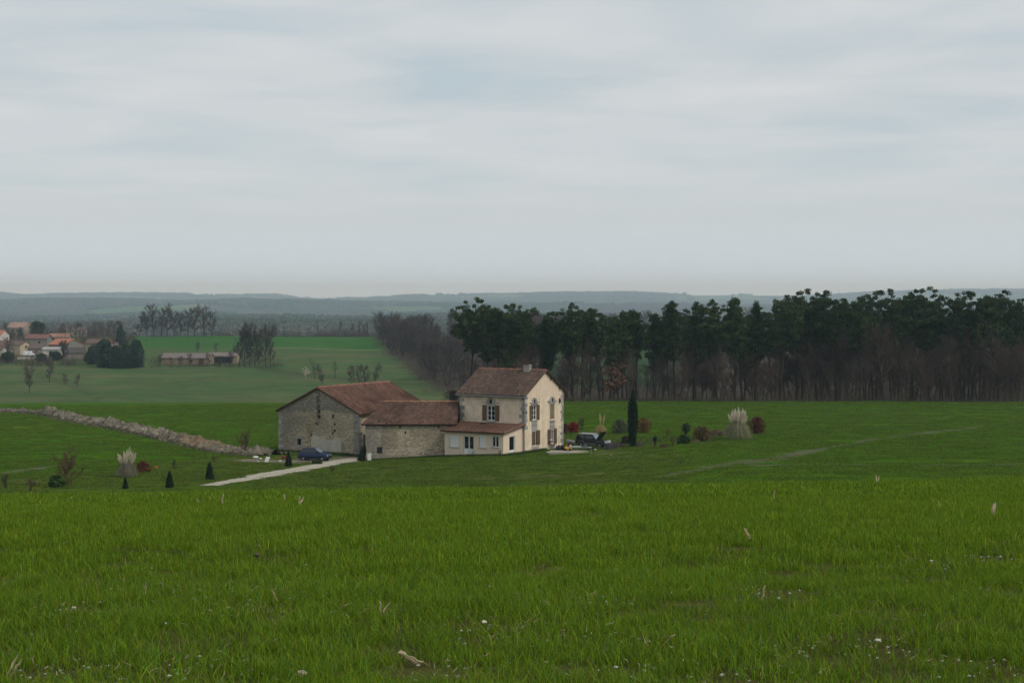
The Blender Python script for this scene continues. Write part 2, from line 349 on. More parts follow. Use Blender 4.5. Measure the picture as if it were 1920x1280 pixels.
def edge_mat(name, c_in, c_out, sc, sharp, mid=0.0):
    m = bpy.data.materials.new(name); m.use_nodes = True; t = m.node_tree; p = t.nodes['Principled BSDF']; p.inputs['Roughness'].default_value = 0.95; p.inputs['Specular IOR Level'].default_value = 0.1
    a = t.nodes.new('ShaderNodeAttribute'); a.attribute_name = 'col'; g = t.nodes.new('ShaderNodeNewGeometry')
    n = t.nodes.new('ShaderNodeTexNoise'); n.inputs['Scale'].default_value = sc; n.inputs['Detail'].default_value = 7; n.inputs['Roughness'].default_value = 0.7; t.links.new(g.outputs['Position'], n.inputs['Vector'])
    s = t.nodes.new('ShaderNodeMath'); s.operation = 'ADD'; t.links.new(a.outputs['Fac'], s.inputs[0]); t.links.new(n.outputs[0], s.inputs[1])
    mr = t.nodes.new('ShaderNodeMapRange'); t.links.new(s.outputs[0], mr.inputs[0]); mr.inputs[1].default_value = sharp[0]; mr.inputs[2].default_value = sharp[1]
    n2 = t.nodes.new('ShaderNodeTexNoise'); n2.inputs['Scale'].default_value = sc*2.3; n2.inputs['Detail'].default_value = 6; t.links.new(g.outputs['Position'], n2.inputs['Vector'])
    r = t.nodes.new('ShaderNodeValToRGB'); t.links.new(n2.outputs[0], r.inputs[0]); r.color_ramp.elements[0].position = 0.3; r.color_ramp.elements[1].position = 0.7
    r.color_ramp.elements[0].color = (*[v*0.68 for v in c_in], 1); r.color_ramp.elements[1].color = (*[v*1.25 for v in c_in], 1)
    k = t.nodes.new('ShaderNodeMixRGB'); t.links.new(mr.outputs[0], k.inputs[0]); k.inputs[1].default_value = (*c_out, 1); t.links.new(r.outputs[0], k.inputs[2]); t.links.new(k.outputs[0], p.inputs['Base Color'])
    if mid:
        m1 = t.nodes.new('ShaderNodeMath'); m1.operation = 'ADD'; t.links.new(a.outputs['Fac'], m1.inputs[0]); t.links.new(n.outputs[0], m1.inputs[1])
        m2 = t.nodes.new('ShaderNodeMapRange'); t.links.new(m1.outputs[0], m2.inputs[0]); m2.inputs[1].default_value = 1.25; m2.inputs[2].default_value = 1.5; m2.inputs[4].default_value = mid
        k2 = t.nodes.new('ShaderNodeMixRGB'); t.links.new(m2.outputs[0], k2.inputs[0]); t.links.new(k.outputs[0], k2.inputs[1]); k2.inputs[2].default_value = (*[v*1.6 for v in c_out], 1); t.links.new(k2.outputs[0], p.inputs['Base Color'])
    b = t.nodes.new('ShaderNodeBump'); b.inputs['Strength'].default_value = 0.8; b.inputs['Distance'].default_value = 0.08; t.links.new(n2.outputs[0], b.inputs['Height']); t.links.new(b.outputs[0], p.inputs['Normal'])
    return m
drive_m = edge_mat('pale_gravel', (0.40, 0.36, 0.29), (0.10, 0.10, 0.045), 1.5, (0.50, 0.95), 0.5)
strip('gravel_driveway', [hit(395, 911, 105, 200), hit(440, 902, 105, 200), hit(500, 890, 105, 200), hit(570, 878, 105, 200), hit(630, 867, 105, 200), hit(676, 859, 105, 200)], [1.4, 2.5, 3.0, 3.2, 3.3, 3.2], drive_m, rag=0.55)
yard_m = edge_mat('worn_yard', (0.17, 0.145, 0.105), (0.075, 0.088, 0.03), 0.8, (0.55, 0.95))
strip('yard', [hit(452, 862, 120, 215), hit(520, 866, 120, 215), hit(600, 863, 120, 215), hit(672, 857, 120, 215)], [4, 6, 6, 4], yard_m, lift=0.03)
mud_m = edge_mat('mud', (0.090, 0.080, 0.045), (0.046, 0.090, 0.012), 0.9, (0.80, 1.35))
strip('muddy_track', [hit(1230, 896, 105, 300), hit(1300, 883, 105, 300), hit(1370, 870, 105, 300), hit(1440, 862, 105, 300), hit(1540, 842, 105, 300), hit(1640, 824, 105, 300), hit(1740, 811, 105, 300), hit(1850, 799, 105, 300)], [1.2, 2.0, 3.4, 4.0, 2.0, 2.0, 3.2, 2.0], mud_m, lift=0.03, n=220, rag=1.0, crown=0.10)
mud2 = edge_mat('faint_mud', (0.10, 0.095, 0.05), (0.048, 0.096, 0.018), 0.7, (0.75, 1.2))
strip('faint_wheel_track', [hit(1400, 873, 105, 300), hit(1560, 871, 105, 300), hit(1750, 872, 105, 300), hit(1960, 868, 105, 300)], [2.0, 1.6, 1.5, 1.6], mud2, lift=0.04, n=160, rag=0.5)
strip('worn_field_line', [hit(-30, 893, 105, 300), hit(60, 879, 105, 300), hit(110, 873, 105, 300)], [2.0, 2.2, 1.5], mud2, lift=0.04, n=80, rag=0.5)

# ------------------------------------------------------------------ farm buildings
UP = Vector((0, 0, 1))
A30 = R(-30.0); E1 = Vector((math.cos(A30), math.sin(A30), 0)); E2 = Vector((-math.sin(A30), math.cos(A30), 0))
m_render = mat('cream_render', S(222, 206, 188), var=0.10, scale=1.2, bump=0.35, bscale=9, attr=True)
m_rubble = mat('pale_rubble_render', S(220, 203, 180), var=0.22, scale=1.3, bump=0.9, bscale=5, attr=True)
m_newrender = mat('smooth_render', S(218, 199, 178), var=0.06, scale=0.8, bump=0.15, bscale=12, attr=True)
m_mortar = mat('lime_mortar', S(140, 128, 108), var=0.30, scale=1.6, bump=0.8, bscale=6, attr=True)
m_stone = mat('limestone', (1, 1, 1), var=0.22, scale=5.0, bump=0.5, bscale=14, attr=True)
m_tile = mat('clay_tile', (1, 1, 1), rough=0.9, var=0.12, scale=1.3, attr=True, spec=0.1)
m_deck = mat('roof_timber', S(70, 58, 48), var=0.2)
m_shut = mat('brown_shutter', S(100, 76, 56), var=0.18, scale=6, stretch=(6, 6, 1))
m_white = mat('white_joinery', S(226, 226, 222), rough=0.5, var=0.04)
m_roller = mat('white_roller_blind', S(222, 222, 220), rough=0.6, var=0.03)
m_glass = mat('window_glass', (0.012, 0.016, 0.018), rough=0.06, var=0.0, spec=0.6)
m_zinc = mat('zinc', S(120, 122, 122), rough=0.5, var=0.12, metal=0.3)
m_dark = mat('dark_iron', S(38, 36, 36), rough=0.6, var=0.1)
m_door = mat('weathered_door', S(66, 62, 62), var=0.2)

def wall_open(mb, p0, ux, W, H, n, ops=(), depth=0.22, col=None, z0=0.0):
    """a wall sheet with real openings and reveals; p0 foot of the wall, n outward"""
    P = lambda s, z, d=0.0: p0+ux*s+UP*z-n*d
    xs = sorted({0.0, W, *[o[0] for o in ops], *[o[1] for o in ops]}); zs = sorted({z0, H, *[o[2] for o in ops], *[o[3] for o in ops]})
    for i in range(len(xs)-1):
        for j in range(len(zs)-1):
            cxm, czm = (xs[i]+xs[i+1])/2, (zs[j]+zs[j+1])/2
            if any(o[0] < cxm < o[1] and o[2] < czm < o[3] for o in ops): continue
            mb.quad(P(xs[i], zs[j]), P(xs[i+1], zs[j]), P(xs[i+1], zs[j+1]), P(xs[i], zs[j+1]), col)
    for a, b, c, d in [o[:4] for o in ops]:
        mb.quad(P(a, c), P(a, d), P(a, d, depth), P(a, c, depth), col); mb.quad(P(b, d), P(b, c), P(b, c, depth), P(b, d, depth), col)
        mb.quad(P(a, d), P(b, d), P(b, d, depth), P(a, d, depth), col); mb.quad(P(b, c), P(a, c), P(a, c, depth), P(b, c, depth), col)
def slab(mb, p, ux, n, s0, s1, z0, z1, d0, d1, col=None, mi=0):
    """box on a wall: s along, z up, d0..d1 outward"""
    Q = lambda s, z, d: p+ux*s+UP*z+n*d
    mb.hexa([Q(s0, z0, d1), Q(s1, z0, d1), Q(s1, z0, d0), Q(s0, z0, d0), Q(s0, z1, d1), Q(s1, z1, d1), Q(s1, z1, d0), Q(s0, z1, d0)], col, mi)
def window(parent, p, ux, n, o, lights=2, bars=0, depth=0.16, name='window', sill=True, fw=0.07, door_panel=0.0, frame=None):
    a, b, c, d = o[:4]; f = MB(); fr = frame or m_white
    for s0, s1, z0, z1 in ((a, a+fw, c, d), (b-fw, b, c, d), (a+fw, b-fw, d-fw, d), (a+fw, b-fw, c, c+fw)): slab(f, p, ux, n, s0+0.004, s1-0.004, z0+0.004, z1-0.004, -depth, -depth+0.07)
    W = (b-a-2*fw)/lights
    for i in range(1, lights): slab(f, p, ux, n, a+fw+W*i-fw*0.55, a+fw+W*i+fw*0.55, c+fw, d-fw, -depth, -depth+0.06)
    for i in range(1, bars+1):
        z = c+(d-c)*i/(bars+1); slab(f, p, ux, n, a+fw, b-fw, z-0.02, z+0.02, -depth+0.005, -depth+0.05)
    if door_panel: slab(f, p, ux, n, a+fw, b-fw, c+fw, c+door_panel, -depth, -depth+0.05)
    wo = f.build(name, fr, parent)
    for i in range(lights):
        g = MB(); slab(g, p, ux, n, a+fw+W*i, a+fw+W*(i+1), c+max(fw, door_panel), d-fw, -depth-0.03, -depth+0.015); g.build('pane', m_glass, wo)
    if sill:
        g = MB(); slab(g, p, ux, n, a-0.12, b+0.12, c-0.12, c-0.004, -0.1, 0.09, (0.36, 0.33, 0.29)); g.build('sill', m_stone, wo)
    return wo
def shutter(parent, p, ux, n, s0, s1, z0, z1, d=0.03, boards=3, m=None):
    m = m or m_shut
    f = MB(); slab(f, p, ux, n, s0, s1, z0, z1, d, d+0.035); so = f.build('shutter', m, parent)
    for z in (z0+(z1-z0)*0.15, z0+(z1-z0)*0.8):
        g = MB(); slab(g, p, ux, n, s0+0.03, s1-0.03, z-0.05, z+0.05, d+0.036, d+0.06); g.build('batten', m, so)
    return so

def tile_sheet(name, parent, O, a, s, La, Ls, base, pitch=0.26, row=0.38, amp=0.085, shear=0.0, seed=1, patchy=0.25, clipx=None):
    """clay tiles laid in stepped courses; O lower left, a along the eave, s up the slope"""
    nrm = a.cross(s).normalized(); rs = np.random.RandomState(seed)
    nc = max(2, int(round(La/pitch))); nr = max(2, int(round(Ls/row))); sm = 5
    k = np.arange(nc*sm+1); along = k*La/(nc*sm); prof = amp*np.abs(np.sin(np.pi*k/sm))**0.8
    V = []; Fq = []; C = []
    tilec = np.clip(rs.normal(1.0, 0.15, (nr, nc)), 0.5, 1.6); warm = rs.normal(0, 0.06, (nr, nc))
    A = np.array(a); Sv = np.array(s); Nn = np.array(nrm); O_ = np.array(O)
    cc, rr = np.meshgrid(np.arange(nc), np.arange(nr)); st = fbm(cc*0.11+seed*7, rr*0.13+seed, 4); st2 = fbm(cc*0.5+seed*3, rr*0.05+seed*2, 3)
    for r in range(nr):
        l0 = r*Ls/nr-0.03; l1 = (r+1)*Ls/nr+0.02; b = len(V)
        jit = rs.normal(0, 0.006, len(k))
        for l_, h in ((l0, 0.045), (l1, 0.0)):
            for q in range(len(k)): V.append(O_+A*(along[q]+shear*l_)+Sv*l_+Nn*(prof[q]+h+jit[q]))
        n = len(k)
        for q in range(n-1):
            Fq.append((b+q, b+q+1, b+n+q+1, b+n+q)); c_ = q//sm
            t = tilec[r, c_]*(1-patchy*max(0, (st[r, c_]-0.45)*4))*(0.82+0.4*st2[r, c_]); C.append((base[0]*t*(1+warm[r, c_]), base[1]*t, base[2]*t*(1-warm[r, c_])))
        b2 = len(V)                                    # butt ends of the course
        for q in range(len(k)): V.append(O_+A*(along[q]+shear*l0)+Sv*l0+Nn*(prof[q]-0.02+jit[q]))
        for q in range(n-1): Fq.append((b2+q, b2+q+1, b+q+1, b+q)); C.append((base[0]*0.8, base[1]*0.75, base[2]*0.75))
    if clipx is not None:
        Va = np.array(V); Fa = np.array(Fq); keep = Va[Fa][:, :, 0].max(1) < clipx; Fq = Fa[keep]; C = np.array(C)[keep]
    return np_obj(name, V, Fq, m_tile, parent, np.array(C), kind='stuff')
def ridge(parent, p0, p1, base, r=0.13, name='ridge_tiles'):
    mb = MB(); p0 = Vector(p0); p1 = Vector(p1); d = p1-p0; n = max(2, int(d.length/0.42)); rr = random.Random(3)
    for i in range(n):
        t = 0.8+0.45*rr.random(); mb.tube([p0+d*(i/n), p0+d*((i+1.06)/n)], [r*1.08, r*0.92], 8, (base[0]*t, base[1]*t, base[2]*t))
    return mb.build(name, m_tile, parent, kind='stuff')

def stones(name, parent, p, ux, n, s_rng, z_of, z0, tint, seed=1, rowh=0.17, skip=None, proud=0.035):
    """courses of rubble stones bedded in the mortar face"""
    rr = random.Random(seed); mb = MB(); z = z0
    while True:
        h = rowh*(0.75+0.5*rr.random()); s = s_rng[0]+rr.random()*0.1; any_ = False
        while s < s_rng[1]-0.08:
            wd = min(0.18+0.30*rr.random()**1.3, s_rng[1]-s)
            top = min(z_of(s), z_of(s+wd))
            if z+h < top:
                any_ = True
                if not (skip and skip(s+wd/2, z+h/2)) and rr.random() > 0.03:
                    g = 0.012; pr = proud*(0.3+rr.random()*0.9); c = tint(s+wd/2, z+h/2, rr); j = lambda: (rr.random()-0.5)*0.035
                    Q = lambda s_, z_, d: p+ux*s_+UP*z_+n*d
                    b = [(s+g+j(), z+g+j()), (s+wd-g+j(), z+g+j()), (s+wd-g+j(), z+h-g+j()), (s+g+j(), z+h-g+j())]
                    f = [Q(s_+(s+wd/2-s_)*0.12, z_+(z+h/2-z_)*0.15, pr) for s_, z_ in b]; k = [Q(s_, z_, 0.004) for s_, z_ in b]
                    mb.quad(*f, c)
                    for i in range(4): mb.quad(k[i], k[(i+1) % 4], f[(i+1) % 4], f[i], c)
            s += wd
        z += h
        if not any_ and z > z0+1: break
    return mb.build(name, m_stone, parent, kind='stuff')
def quoins(parent, p, u1, n1, u2, n2, z0, z1, seed, h=0.42, cols=None, gap=0.0):
    """corner stones, long and short by turns; u1/u2 run away from the corner along the two faces"""
    rr = random.Random(seed); z = z0; i = 0
    while z < z1-0.15:
        hh = min(h*(0.85+0.3*rr.random()), z1-z); l1, l2 = (0.62, 0.36) if i % 2 else (0.36, 0.62)
        l1 *= 0.85+0.3*rr.random(); l2 *= 0.85+0.3*rr.random()
        if rr.random() >= gap:
            c = rr.choice(cols); k = 0.85+0.3*rr.random(); c = tuple(v*k for v in c); mb = MB(); e = 0.03
            a = p+n1*e+n2*e; b = p+u1*l1+n1*e; b2 = p+u1*l1-n1*0.05; d = p+u2*l2+n2*e; d2 = p+u2*l2-n2*0.05; q = p-n1*0.05-n2*0.05
            lo = [a, b, b2, q, d2, d]; zl, zh = UP*(z+0.012), UP*(z+hh-0.012)
            mb.poly([v+zh for v in lo], c); mb.poly([v+zl for v in reversed(lo)], c)
            for t in range(6): mb.quad(lo[t]+zl, lo[(t+1) % 6]+zl, lo[(t+1) % 6]+zh, lo[t]+zh, c)
            mb.build('quoin', m_stone, parent)
        z += hh; i += 1

QC = [(0.36, 0.33, 0.29), (0.26, 0.25, 0.235), (0.19, 0.185, 0.18), (0.30, 0.28, 0.25), (0.42, 0.39, 0.34)]
X_, Y_ = Vector((1, 0, 0)), Vector((0, 1, 0)); O0 = Vector((0, 0, 0))

# ---- two-storey farmhouse: local x along the front (to the right), local y to the back
C0 = Vector((1.42, 178.0, -17.1)); HW, HD, HH, HR = 8.48, 9.05, 6.41, 2.45
house = thing('farmhouse', 'two-storey cream farmhouse with brown shutters, stone corners and tiled gable roof', 'house', C0, A30)
def fr(px, py): s, z = plane(C0, E1, px, py); return s, z-C0.z
def gb(px, py): s, z = plane(C0, E2, px, py); return s, z-C0.z
def rect(fn, x0, y0, x1, y1):
    s0, _ = fn(x0, y0); s1, _ = fn(x1, y1); xm = (x0+x1)/2; return (s0, s1, fn(xm, y1)[1], fn(xm, y0)[1])
wf = rect(fr, 913.5, 760.5, 927.5, 788)
wf = (wf[0]+HW, wf[1]+HW, wf[2], wf[3])
g_ul = rect(gb, 997.8, 760.0, 1006.0, 787.0); g_ur = rect(gb, 1031.5, 757.5, 1039.0, 785.5)
g_ll = rect(gb, 997.8, 806.5, 1009.0, 834.0); g_lr = rect(gb, 1032.0, 804.5, 1038.5, 831.5)
LF = Vector((-HW, 0, 0)); nF = Vector((0, -1, 0)); nG = Vector((1, 0, 0))
ft = MB()
wall_open(ft, LF, X_, HW, HH, nF, [wf], col=(0.94, 0.93, 0.92), z0=-1.0)
ft.build('front_wall', m_rubble, house)
gw = MB(); HB = HH-0.42
wall_open(gw, O0, Y_, HD, HB, nG, [g_ul, g_ur, g_ll, g_lr], col=(1.02, 1.0, 0.95), z0=-1.0)
gw.build('gable_wall', m_rubble, house)
gt = MB(); gt.poly([Vector((0.015, 0, HB)), Vector((0.015, HD, HB)), Vector((0.015, HD, HH)), Vector((0.015, HD/2, HH+HR)), Vector((0.015, 0, HH))], (1.04, 1.0, 0.97))
gt.quad(Vector((0.015, 0, HB)), Vector((0, 0, HB)), Vector((0, HD, HB)), Vector((0.015, HD, HB)), (0.8, 0.78, 0.75))
gt.build('gable_render', m_newrender, house)
bw = MB(); wall_open(bw, Vector((0, HD, 0)), -X_, HW, HH, Vector((0, 1, 0)), z0=-1.0)
bw.build('back_wall', m_rubble, house)
lw = MB(); wall_open(lw, Vector((-HW, HD, 0)), -Y_, HD, HH, Vector((-1, 0, 0)), z0=-1.0); lw.tri((-HW, HD, HH), (-HW, 0, HH), (-HW, HD/2, HH+HR)); lw.build('side_wall', m_rubble, house)
ov, og = 0.42, 0.30; sl = HR/(HD/2); RT = (0.108, 0.074, 0.058)
s_up = Vector((0, HD/2+ov, HR+ov*sl)); lsl = s_up.length
rf = MB(); th = 0.10
for sg in (0, 1):
    y0 = -ov if sg == 0 else HD+ov; yr = HD/2
    a, b = Vector((-HW-og, y0, HH-ov*sl)), Vector((og, y0, HH-ov*sl)); c, d = Vector((og, yr, HH+HR)), Vector((-HW-og, yr, HH+HR)); t = UP*th
    rf.hexa([a, b, c, d, a+t, b+t, c+t, d+t] if sg == 0 else [b, a, d, c, b+t, a+t, d+t, c+t])
roof = rf.build('roof', m_deck, house)
tile_sheet('roof_tiles', roof, Vector((-HW-og-0.03, -ov-0.04, HH-ov*sl+th+0.005)), X_, s_up.normalized(), HW+2*og+0.06, lsl, RT, seed=2)
tile_sheet('roof_tiles', roof, Vector((og+0.03, HD+ov+0.04, HH-ov*sl+th+0.005)), -X_, Vector((0, -s_up.y, s_up.z)).normalized(), HW+2*og+0.06, lsl, RT, seed=3)
ridge(roof, (-HW-og, HD/2, HH+HR+th+0.03), (og, HD/2, HH+HR+th+0.03), (0.20, 0.10, 0.07))
ch = MB(); s_, z_ = plane(C0+E2*(HD/2), E1, 991, 699); ch.box((s_, HD/2-0.25, HH+HR+0.18), (0.75, 0.55, 0.8), (0.34, 0.31, 0.28)); ch.box((s_, HD/2-0.25, HH+HR+0.61), (0.95, 0.7, 0.06), (0.30, 0.22, 0.18))
ch.box((s_+0.30, HD/2-0.25, HH+HR+0.69), (0.2, 0.4, 0.09), (0.4, 0.37, 0.33)); ch.build('chimney', m_stone, roof)
for i, t in enumerate((0.30, 0.78)):       # purlin ends under the far verge
    for sg in (1,):
        y = (HD/2)*(1-t) if sg == 0 else HD/2+(HD/2)*t; zz_ = HH+HR*(1-abs(y-HD/2)/(HD/2))-0.17; pb = MB(); pb.box((og/2, y, zz_), (og-0.02, 0.16, 0.2)); pb.build('purlin_end', m_deck, roof)
gt_ = MB(); gt_.tube([(-HW-og, -ov-0.12, HH-ov*sl+0.02), (og, -ov-0.12, HH-ov*sl-0.02)], 0.08, 6); gut = gt_.build('gutter', m_zinc, house)
dp = MB(); dp.tube([(-0.05, -ov-0.12, HH-ov*sl-0.03), (-0.02, -0.14, HH-0.55), (-0.02, -0.14, -0.1)], 0.06, 7); dp.build('downpipe', m_zinc, house)
# front window and its carved surround
W1 = window(house, LF, X_, nF, wf, 2, 2); a, b, c, d = wf
shutter(house, LF, X_, nF, a-0.62, a-0.10, c-0.03, d+0.08); shutter(house, LF, X_, nF, b+0.10, b+0.62, c-0.03, d+0.08)
def surround(p, ux, n, o, seed, crown=True, low=0.5):
    a, b, c, d = o[:4]; m = (a+b)/2; rr = random.Random(seed)
    def blk(s0, s1, z0, z1, e, nm='surround_stone'):
        mb = MB(); k = rr.choice(QC); slab(mb, p, ux, n, s0, s1, z0, z1, -0.04, e, k); mb.build(nm, m_stone, house)
    for s0, s1 in ((a-0.10, a-0.004), (b+0.004, b+0.10)): blk(s0, s1, c, d, 0.012, 'jamb')
    if crown:
        blk(a-0.22, b+0.22, d+0.006, d+0.22, 0.05, 'lintel'); blk(a-0.62, a-0.10, d+0.30, d+0.42, 0.08); blk(b+0.10, b+0.62, d+0.30, d+0.42, 0.08)
        blk(a-0.10+0.004, m-0.16, d+0.224, d+0.72, 0.04); blk(m+0.16, b+0.10, d+0.224, d+0.72, 0.04); blk(m-0.30, m+0.30, d+0.724, d+0.90, 0.07)
        mb = MB(); slab(mb, p, ux, n, m-0.155, m+0.155, d+0.23, d+0.715, 0.005, 0.010); mb.build('blind_opening', m_dark, house)
    z = c-0.13; k = 0
    while k < low:
        h = 0.30; wd = 0.10+0.08*rr.random(); blk(a-wd, b+wd, z-h+0.01, z, 0.015); z -= h; k += h
surround(LF, X_, nF, wf, 4, True, 0.25)
surround(O0, Y_, nG, g_ul, 5, True, 1.2); surround(O0, Y_, nG, g_ur, 6, True, 1.2)
surround(O0, Y_, nG, g_ll, 7, False, 0.6); surround(O0, Y_, nG, g_lr, 8, False, 0.5)
window(house, O0, Y_, nG, g_ul, 2, 2); a, b, c, d = g_ul; shutter(house, O0, Y_, nG, a-0.62, a-0.10, c-0.03, d+0.05); shutter(house, O0, Y_, nG, b+0.10, b+0.62, c-0.03, d+0.05)
a, b, c, d = g_ur; m_ = (a+b)/2; m_shut2 = mat('faded_shutter', S(132, 112, 86), var=0.15, scale=6, stretch=(6, 6, 1))
shutter(house, O0, Y_, nG, a+0.01, m_-0.01, c+0.01, d-0.01, -0.08, m=m_shut2); shutter(house, O0, Y_, nG, m_+0.01, b-0.01, c+0.01, d-0.01, -0.08, m=m_shut2)
a, b, c, d = g_ll; m_ = a+(b-a)*0.62
shutter(house, O0, Y_, nG, a+0.01, m_-0.03, c+0.01, d-0.01, -0.06); mb = MB(); slab(mb, O0, Y_, nG, m_-0.02, m_+0.10, c+0.01, d-0.01, -0.15, -0.05); mb.build('door_frame', m_white, house)
shutter(house, O0, Y_, nG, m_+0.12, b+0.35, c+0.01, d-0.01, 0.03)
window(house, O0, Y_, nG, g_lr, 2, 0); a, b, c, d = g_lr; shutter(house, O0, Y_, nG, a-0.70, a-0.06, c-0.02, d+0.06); shutter(house, O0, Y_, nG, b+0.06, b+0.62, c-0.02, d+0.06)
sl_, zl_ = gb(1048, 751); mb = MB(); mb.box((0.14, sl_, zl_), (0.2, 0.22, 0.45), taper=0.6); mb.box((0.05, sl_, zl_+0.25), (0.1, 0.1, 0.08)); mb.build('wall_lantern', m_dark, house)
quoins(house, Vector((0, 0, 0)), -X_, nF, Y_, nG, 2.55, HH-0.15, 21, cols=QC); quoins(house, Vector((0, HD, 0)), -Y_, nG, -X_, Vector((0, 1, 0)), 0.0, HH-0.1, 22, cols=QC)
quoins(house, Vector((-HW, 0, 0)), X_, nF, Y_, Vector((-1, 0, 0)), 2.4, HH-0.1, 23, cols=QC, gap=0.25)
# pale courses that show through the old render of the gable
for i, (px_, py_) in enumerate(((1049, 818), (1052, 809), (1046, 823), (1050, 827), (1051, 800))):
    s_, z_ = gb(px_, py_); mb = MB(); slab(mb, O0, Y_, nG, s_-0.38, s_+0.30, z_-0.17, z_+0.17, -0.05, 0.02, (0.60, 0.54, 0.42)); mb.build('bare_stone', m_stone, house)

# ---- low modern extension with a mono-pitch roof
LX0, LX1, LY, LH, LT = -7.82, -0.25, -4.3, 2.42, 3.02
ext = thing('lean_to_extension', 'low rendered lean-to extension with white windows along the farmhouse front', 'extension', C0, A30)
PF = C0+E1*LX1+E2*LY
def lf(px, py): s, z = plane(PF, E1, px, py); return s+(LX1-LX0), z-C0.z
def ls(px, py): s, z = plane(PF, E2, px, py); return s, z-C0.z
o1 = rect(lf, 842.5, 816.5, 859.5, 837.5); o2 = rect(lf, 869.0, 817.0, 888.5, 849.5); o3 = rect(lf, 898.0, 816.5, 911.5, 838.5); o4 = rect(lf, 922.5, 817.5, 935.0, 838.0)
o2 = (o2[0], o2[1], 0.02, o2[3]); od = rect(ls, 955.0, 817.0, 966.0, 851.5); od = (od[0], od[1], 0.02, od[3]-0.02)
p = Vector((LX0, LY, 0)); mb = MB(); wall_open(mb, p, X_, LX1-LX0, LH, nF, [o1, o2, o3, o4], 0.2, (0.93, 0.92, 0.92), z0=-1.0); mb.build('front_wall', m_newrender, ext)
pr_ = Vector((LX1, LY, 0)); mb = MB(); wall_open(mb, pr_, Y_, -LY, LH, nG, [od], 0.2, (1.08, 1.06, 1.04), z0=-1.0); mb.tri(pr_+UP*LH, Vector((LX1, 0, LH)), Vector((LX1, 0, LT)), (1.08, 1.06, 1.04)); mb.build('end_wall', m_newrender, ext)
mb = MB(); wall_open(mb, Vector((LX0, 0, 0)), -Y_, -LY, LH, Vector((-1, 0, 0)), z0=-1.0); mb.tri((LX0, 0, LH), (LX0, LY, LH), (LX0, 0, LT)); mb.build('far_end_wall', m_newrender, ext)
sl2 = (LT-LH)/(-LY); ov2 = 0.45; a, b = Vector((LX0-0.3, LY-ov2, LH-ov2*sl2)), Vector((LX1+0.32, LY-ov2, LH-ov2*sl2)); c, d = Vector((LX1+0.32, -0.02, LT)), Vector((LX0-0.3, -0.02, LT)); t = UP*0.09
mb = MB(); mb.hexa([a, b, c, d, a+t, b+t, c+t, d+t]); r2 = mb.build('roof', m_deck, ext)
tile_sheet('roof_tiles', r2, a+t+Vector((-0.02, -0.03, 0.004)), X_, (d-a).normalized(), (b-a).length+0.04, (d-a).length, (0.145, 0.080, 0.060), seed=5)
mb = MB(); mb.tube([(LX1+0.3, LY-ov2, LH-ov2*sl2+0.14), (LX1+0.3, -0.05, LT+0.14)], 0.11, 8, (0.19, 0.10, 0.075)); mb.build('verge_tiles', m_tile, r2)
s_, z_ = plane(C0+E2*-1.3, E1, 904, 793.5); mb = MB(); mb.box((s_, -0.9, LT+0.08), (0.7, 0.5, 0.10)); mb.build('roof_vent', m_dark, r2)
def blind(o):
    mb = MB(); a, b, c, d = o; slab(mb, p, X_, nF, a+0.005, b-0.005, d-0.16, d-0.005, -0.16, -0.02); bo = mb.build('roller_blind', m_roller, ext); n = 14
    mb = MB()
    for i in range(n): z0 = c+(d-0.16-c)*i/n; slab(mb, p, X_, nF, a+0.01, b-0.01, z0+0.004, z0+(d-0.16-c)/n-0.006, -0.15, -0.105)
    mb.build('blind_slats', m_roller, bo, kind='stuff'); mb = MB(); slab(mb, p, X_, nF, a-0.12, b+0.12, c-0.11, c-0.004, -0.1, 0.09, (0.40, 0.36, 0.31)); mb.build('sill', m_stone, bo)
blind(o1); blind(o3)
window(ext, p, X_, nF, o4, 2)
window(ext, p, X_, nF, o2, 2, 0, name='glazed_door', sill=False, fw=0.09, door_panel=0.55)
window(ext, pr_, Y_, nG, od, 1, 0, name='end_door', sill=False, fw=0.10, door_panel=0.45)
mb = MB(); slab(mb, p, X_, nF, o2[0]+0.62, o2[1]-0.1, 0.02, 0.62, 0.12, 0.16, (0.55, 0.55, 0.53)); mb.build('open_shutter_leaf', m_stone, ext)

# ---- low stone outbuilding between barn and house (its plan is skewed)
K0 = Vector((at(685, 179.5).x, 179.5, -18.05)); KL = (858-CX)/F*180.2-K0.x; KH = 4.02; KT = 4.06; KR = 2.15
outb = thing('stone_outbuilding', 'long low rubble-stone outbuilding with tiled roof between barn and farmhouse', 'outbuilding', K0)
mb = MB(); wall_open(mb, O0, X_, KL, KH, nF, z0=-0.8, col=(0.95, 0.93, 0.90)); mb.build('front_wall', m_mortar, outb)
side = E2*(2*KT)
mb = MB(); mb.quad(-UP*0.8+side, -UP*0.8, UP*KH, UP*KH+side); mb.tri(UP*KH, UP*(KH+KR)+side*0.5, UP*KH+side)
mb.quad(X_*KL-UP*0.8+side, side-UP*0.8, side+UP*KH, X_*KL+side+UP*KH); mb.build('rear_walls', m_mortar, outb)
def tint_link(s, z, rr):
    b = 0.8+0.5*rr.random(); w = vn(s*0.5, z*0.7+3); gr = max(0.0, 1-s/3.2)*0.9
    c = np.array((0.36, 0.305, 0.22))*(1-gr)+np.array((0.185, 0.18, 0.17))*gr
    if 1.7 < s < 3.6 and z > 1.2: c = c*0.72
    c = c*(0.75+0.5*float(w))
    if z < 0.9+0.5*float(vn(s, 2.0)): c = c*0.8+np.array((0.33, 0.30, 0.26))*0.25
    return tuple(c*b)
stones('wall_stones', outb, O0, X_, nF, (0.02, KL-0.02), lambda s: KH-0.12, -0.5, tint_link, 31, 0.155)
